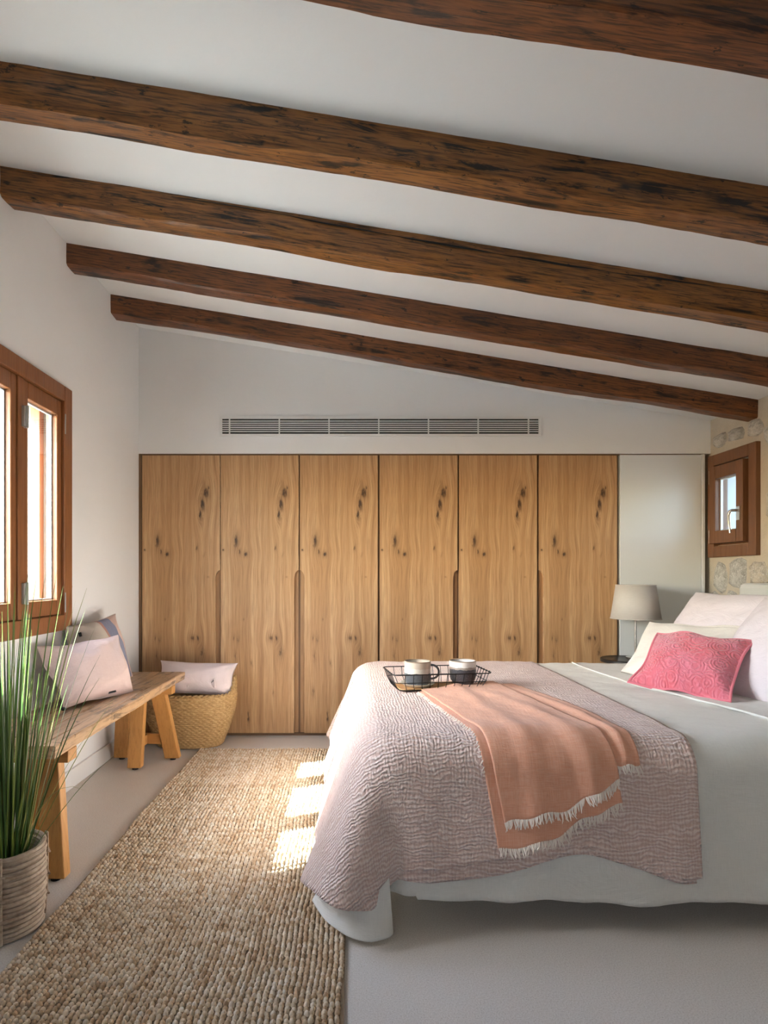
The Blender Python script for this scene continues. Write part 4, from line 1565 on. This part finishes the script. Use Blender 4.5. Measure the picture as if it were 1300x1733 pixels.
MB().tube([tp(*p) for p in rrect(.225, .125, .03, .078)], .0026, 6, True).build('rim', MT['wire'], tr, smooth=True)
MB().tube([tp(*p) for p in rrect(.210, .110, .03, .040)], .0018, 6, True).build('hoop', MT['wire'], tr, smooth=True)
MB().tube([tp(*p) for p in rrect(.188, .088, .03, .004)], .0024, 6, True).build('hoop', MT['wire'], tr, smooth=True)
MB().prism([tp(*p)[:2] for p in rrect(.182, .082, .03, 0)], 'Z', TRZ, TRZ + .009).build('base', MT['tray_wood'], tr, bevel=.002)
for i in range(10):
    f = -1 + 2 * (i + .5) / 10
    for s in (-1, 1):
        MB().tube([tp(f * .19, s * .124, .080), tp(f * .188, s * .110, .040), tp(f * .175, s * .092, .006), tp(f * .17, s * .07, .0)], .0017, 5).build('wire', MT['wire'], tr, smooth=True)
for i in range(6):
    f = -1 + 2 * (i + .5) / 6
    for s in (-1, 1):
        MB().tube([tp(s * .224, f * .10, .080), tp(s * .210, f * .098, .040), tp(s * .192, f * .085, .006), tp(s * .17, f * .08, 0)], .0017, 5).build('wire', MT['wire'], tr, smooth=True)
        b_ = tp(s * .224, f * .10, .079)
        MB().lathe([(.001, -.004), (.004, -.002), (.004, .002), (.001, .004)], 8, b_).build('knob', MT['wire'], tr, smooth=True)

sx_, sy_, _ = tp(-.085, .0, 0)
so = MB().lathe([(.03, 0), (.06, .0), (.078, .012), (.080, .014), (.076, .0145), (.058, .005), (.01, .004)], 36, (sx_, sy_, TRZ + .0095)).build('saucer', MT['saucer'], smooth=True, loc=(sx_, sy_, TRZ + .0095))
tag(so, 'cream ceramic saucer under the taupe mug in the wire tray', 'saucer')


def mug(px, py, z0, r, h, mat, rim, label, handle_ang, lower):
    t = thing('mug', (px, py, z0), label, 'mug', 'two-tone stoneware mugs')
    prof = [(r * lower * .8, 0), (r * lower, .004), (r * .97, h * .30 if lower < .9 else h * .1), (r, h * .55), (r, h - .002), (r - .0025, h), (r - .005, h - .002), (r - .005, h * .2), (r * .5, .008)]
    b = MB().lathe(prof, 40, (px, py, z0)).build('body', mat, t, smooth=True, loc=(px, py, z0))
    MB().tube([(px + (r - .0025) * math.cos(a), py + (r - .0025) * math.sin(a), z0 + h) for a in np.linspace(0, 2 * PI, 40, endpoint=False)], .0026, 6, True).build('rim', rim, t, smooth=True)
    MB().lathe([(.0, 0), (r - .006, .0), (r - .006, .001), (0, .001)], 30, (px, py, z0 + h * .7), cap=False).build('coffee', MT['soil'], t)
    if handle_ang is not None:
        c, s = math.cos(handle_ang), math.sin(handle_ang)
        pts = []
        for q in np.linspace(0, 1, 14):
            a = PI * (.5 - q * 1.12)
            rr = r - .004 + .040 * max(0, math.cos(a)) ** .8
            zz = h * .56 + h * .30 * math.sin(a)
            pts.append((px + c * rr, py + s * rr, z0 + zz))
        MB().tube(pts, [.0052] * 14, 8).build('handle', MT['mug_dark'], t, smooth=True)


mug(sx_, sy_, TRZ + .0145, .060, .105, MT['mug_a'], MT['mug_rim'], 'taupe and dark blue stoneware mug with looped handle, on a saucer', math.radians(-8), .86)
mx, my, _ = tp(.128, .0, 0)
mug(mx, my, TRZ + .0095, .061, .108, MT['mug_b'], MT['mug_rim'], 'white and charcoal stoneware mug with rounded foot, at tray right end', math.radians(85), .72)

# ------------------------------------------------------------------ bedside table and lamp
NX, NY = 1.80, 3.872
nt_ = thing('bedside_table', (NX, NY, 0), 'small round black bedside table between the bed and white cupboard', 'table')
MB().lathe([(.155, .53), (.165, .535), (.165, .552), (.160, .556), (.155, .552), (.02, .552)], 40, (NX, NY, 0)).build('top', MT['black'], nt_, smooth=True)
MB().lathe([(.015, .02), (.015, .532)], 16, (NX, NY, 0)).build('stem', MT['black'], nt_, smooth=True)
MB().lathe([(.12, .0), (.12, .012), (.02, .022)], 32, (NX, NY, 0)).build('foot', MT['black'], nt_, smooth=True)
LX, LY = 1.851, 3.865
lp = thing('table_lamp', (LX, LY, .556), 'table lamp with greige tapered shade on slim steel stem', 'lamp')
MB().lathe([(.06, 0), (.06, .010), (.008, .016)], 28, (LX, LY, .557)).build('base', MT['chrome'], lp, smooth=True)
MB().tube([(LX, LY, .565), (LX, LY, .93)], .0065, 12).build('stem', MT['chrome'], lp, smooth=True)
sh = MB().lathe([(.153, .819), (.121, 1.037)], 48, (LX, LY, 0), cap=False).build('shade', MT['shade'], lp, smooth=True)
s_ = sh.modifiers.new('thick', 'SOLIDIFY')
s_.thickness = .003
for r, z in ((.153, .819), (.121, 1.037)):
    m = MB().tube([(LX + r * math.cos(a), LY + r * math.sin(a), z) for a in np.linspace(0, 2 * PI, 48, endpoint=False)], .003, 6, True)
    m.build('shade_trim', MT['shade'], lp, smooth=True)
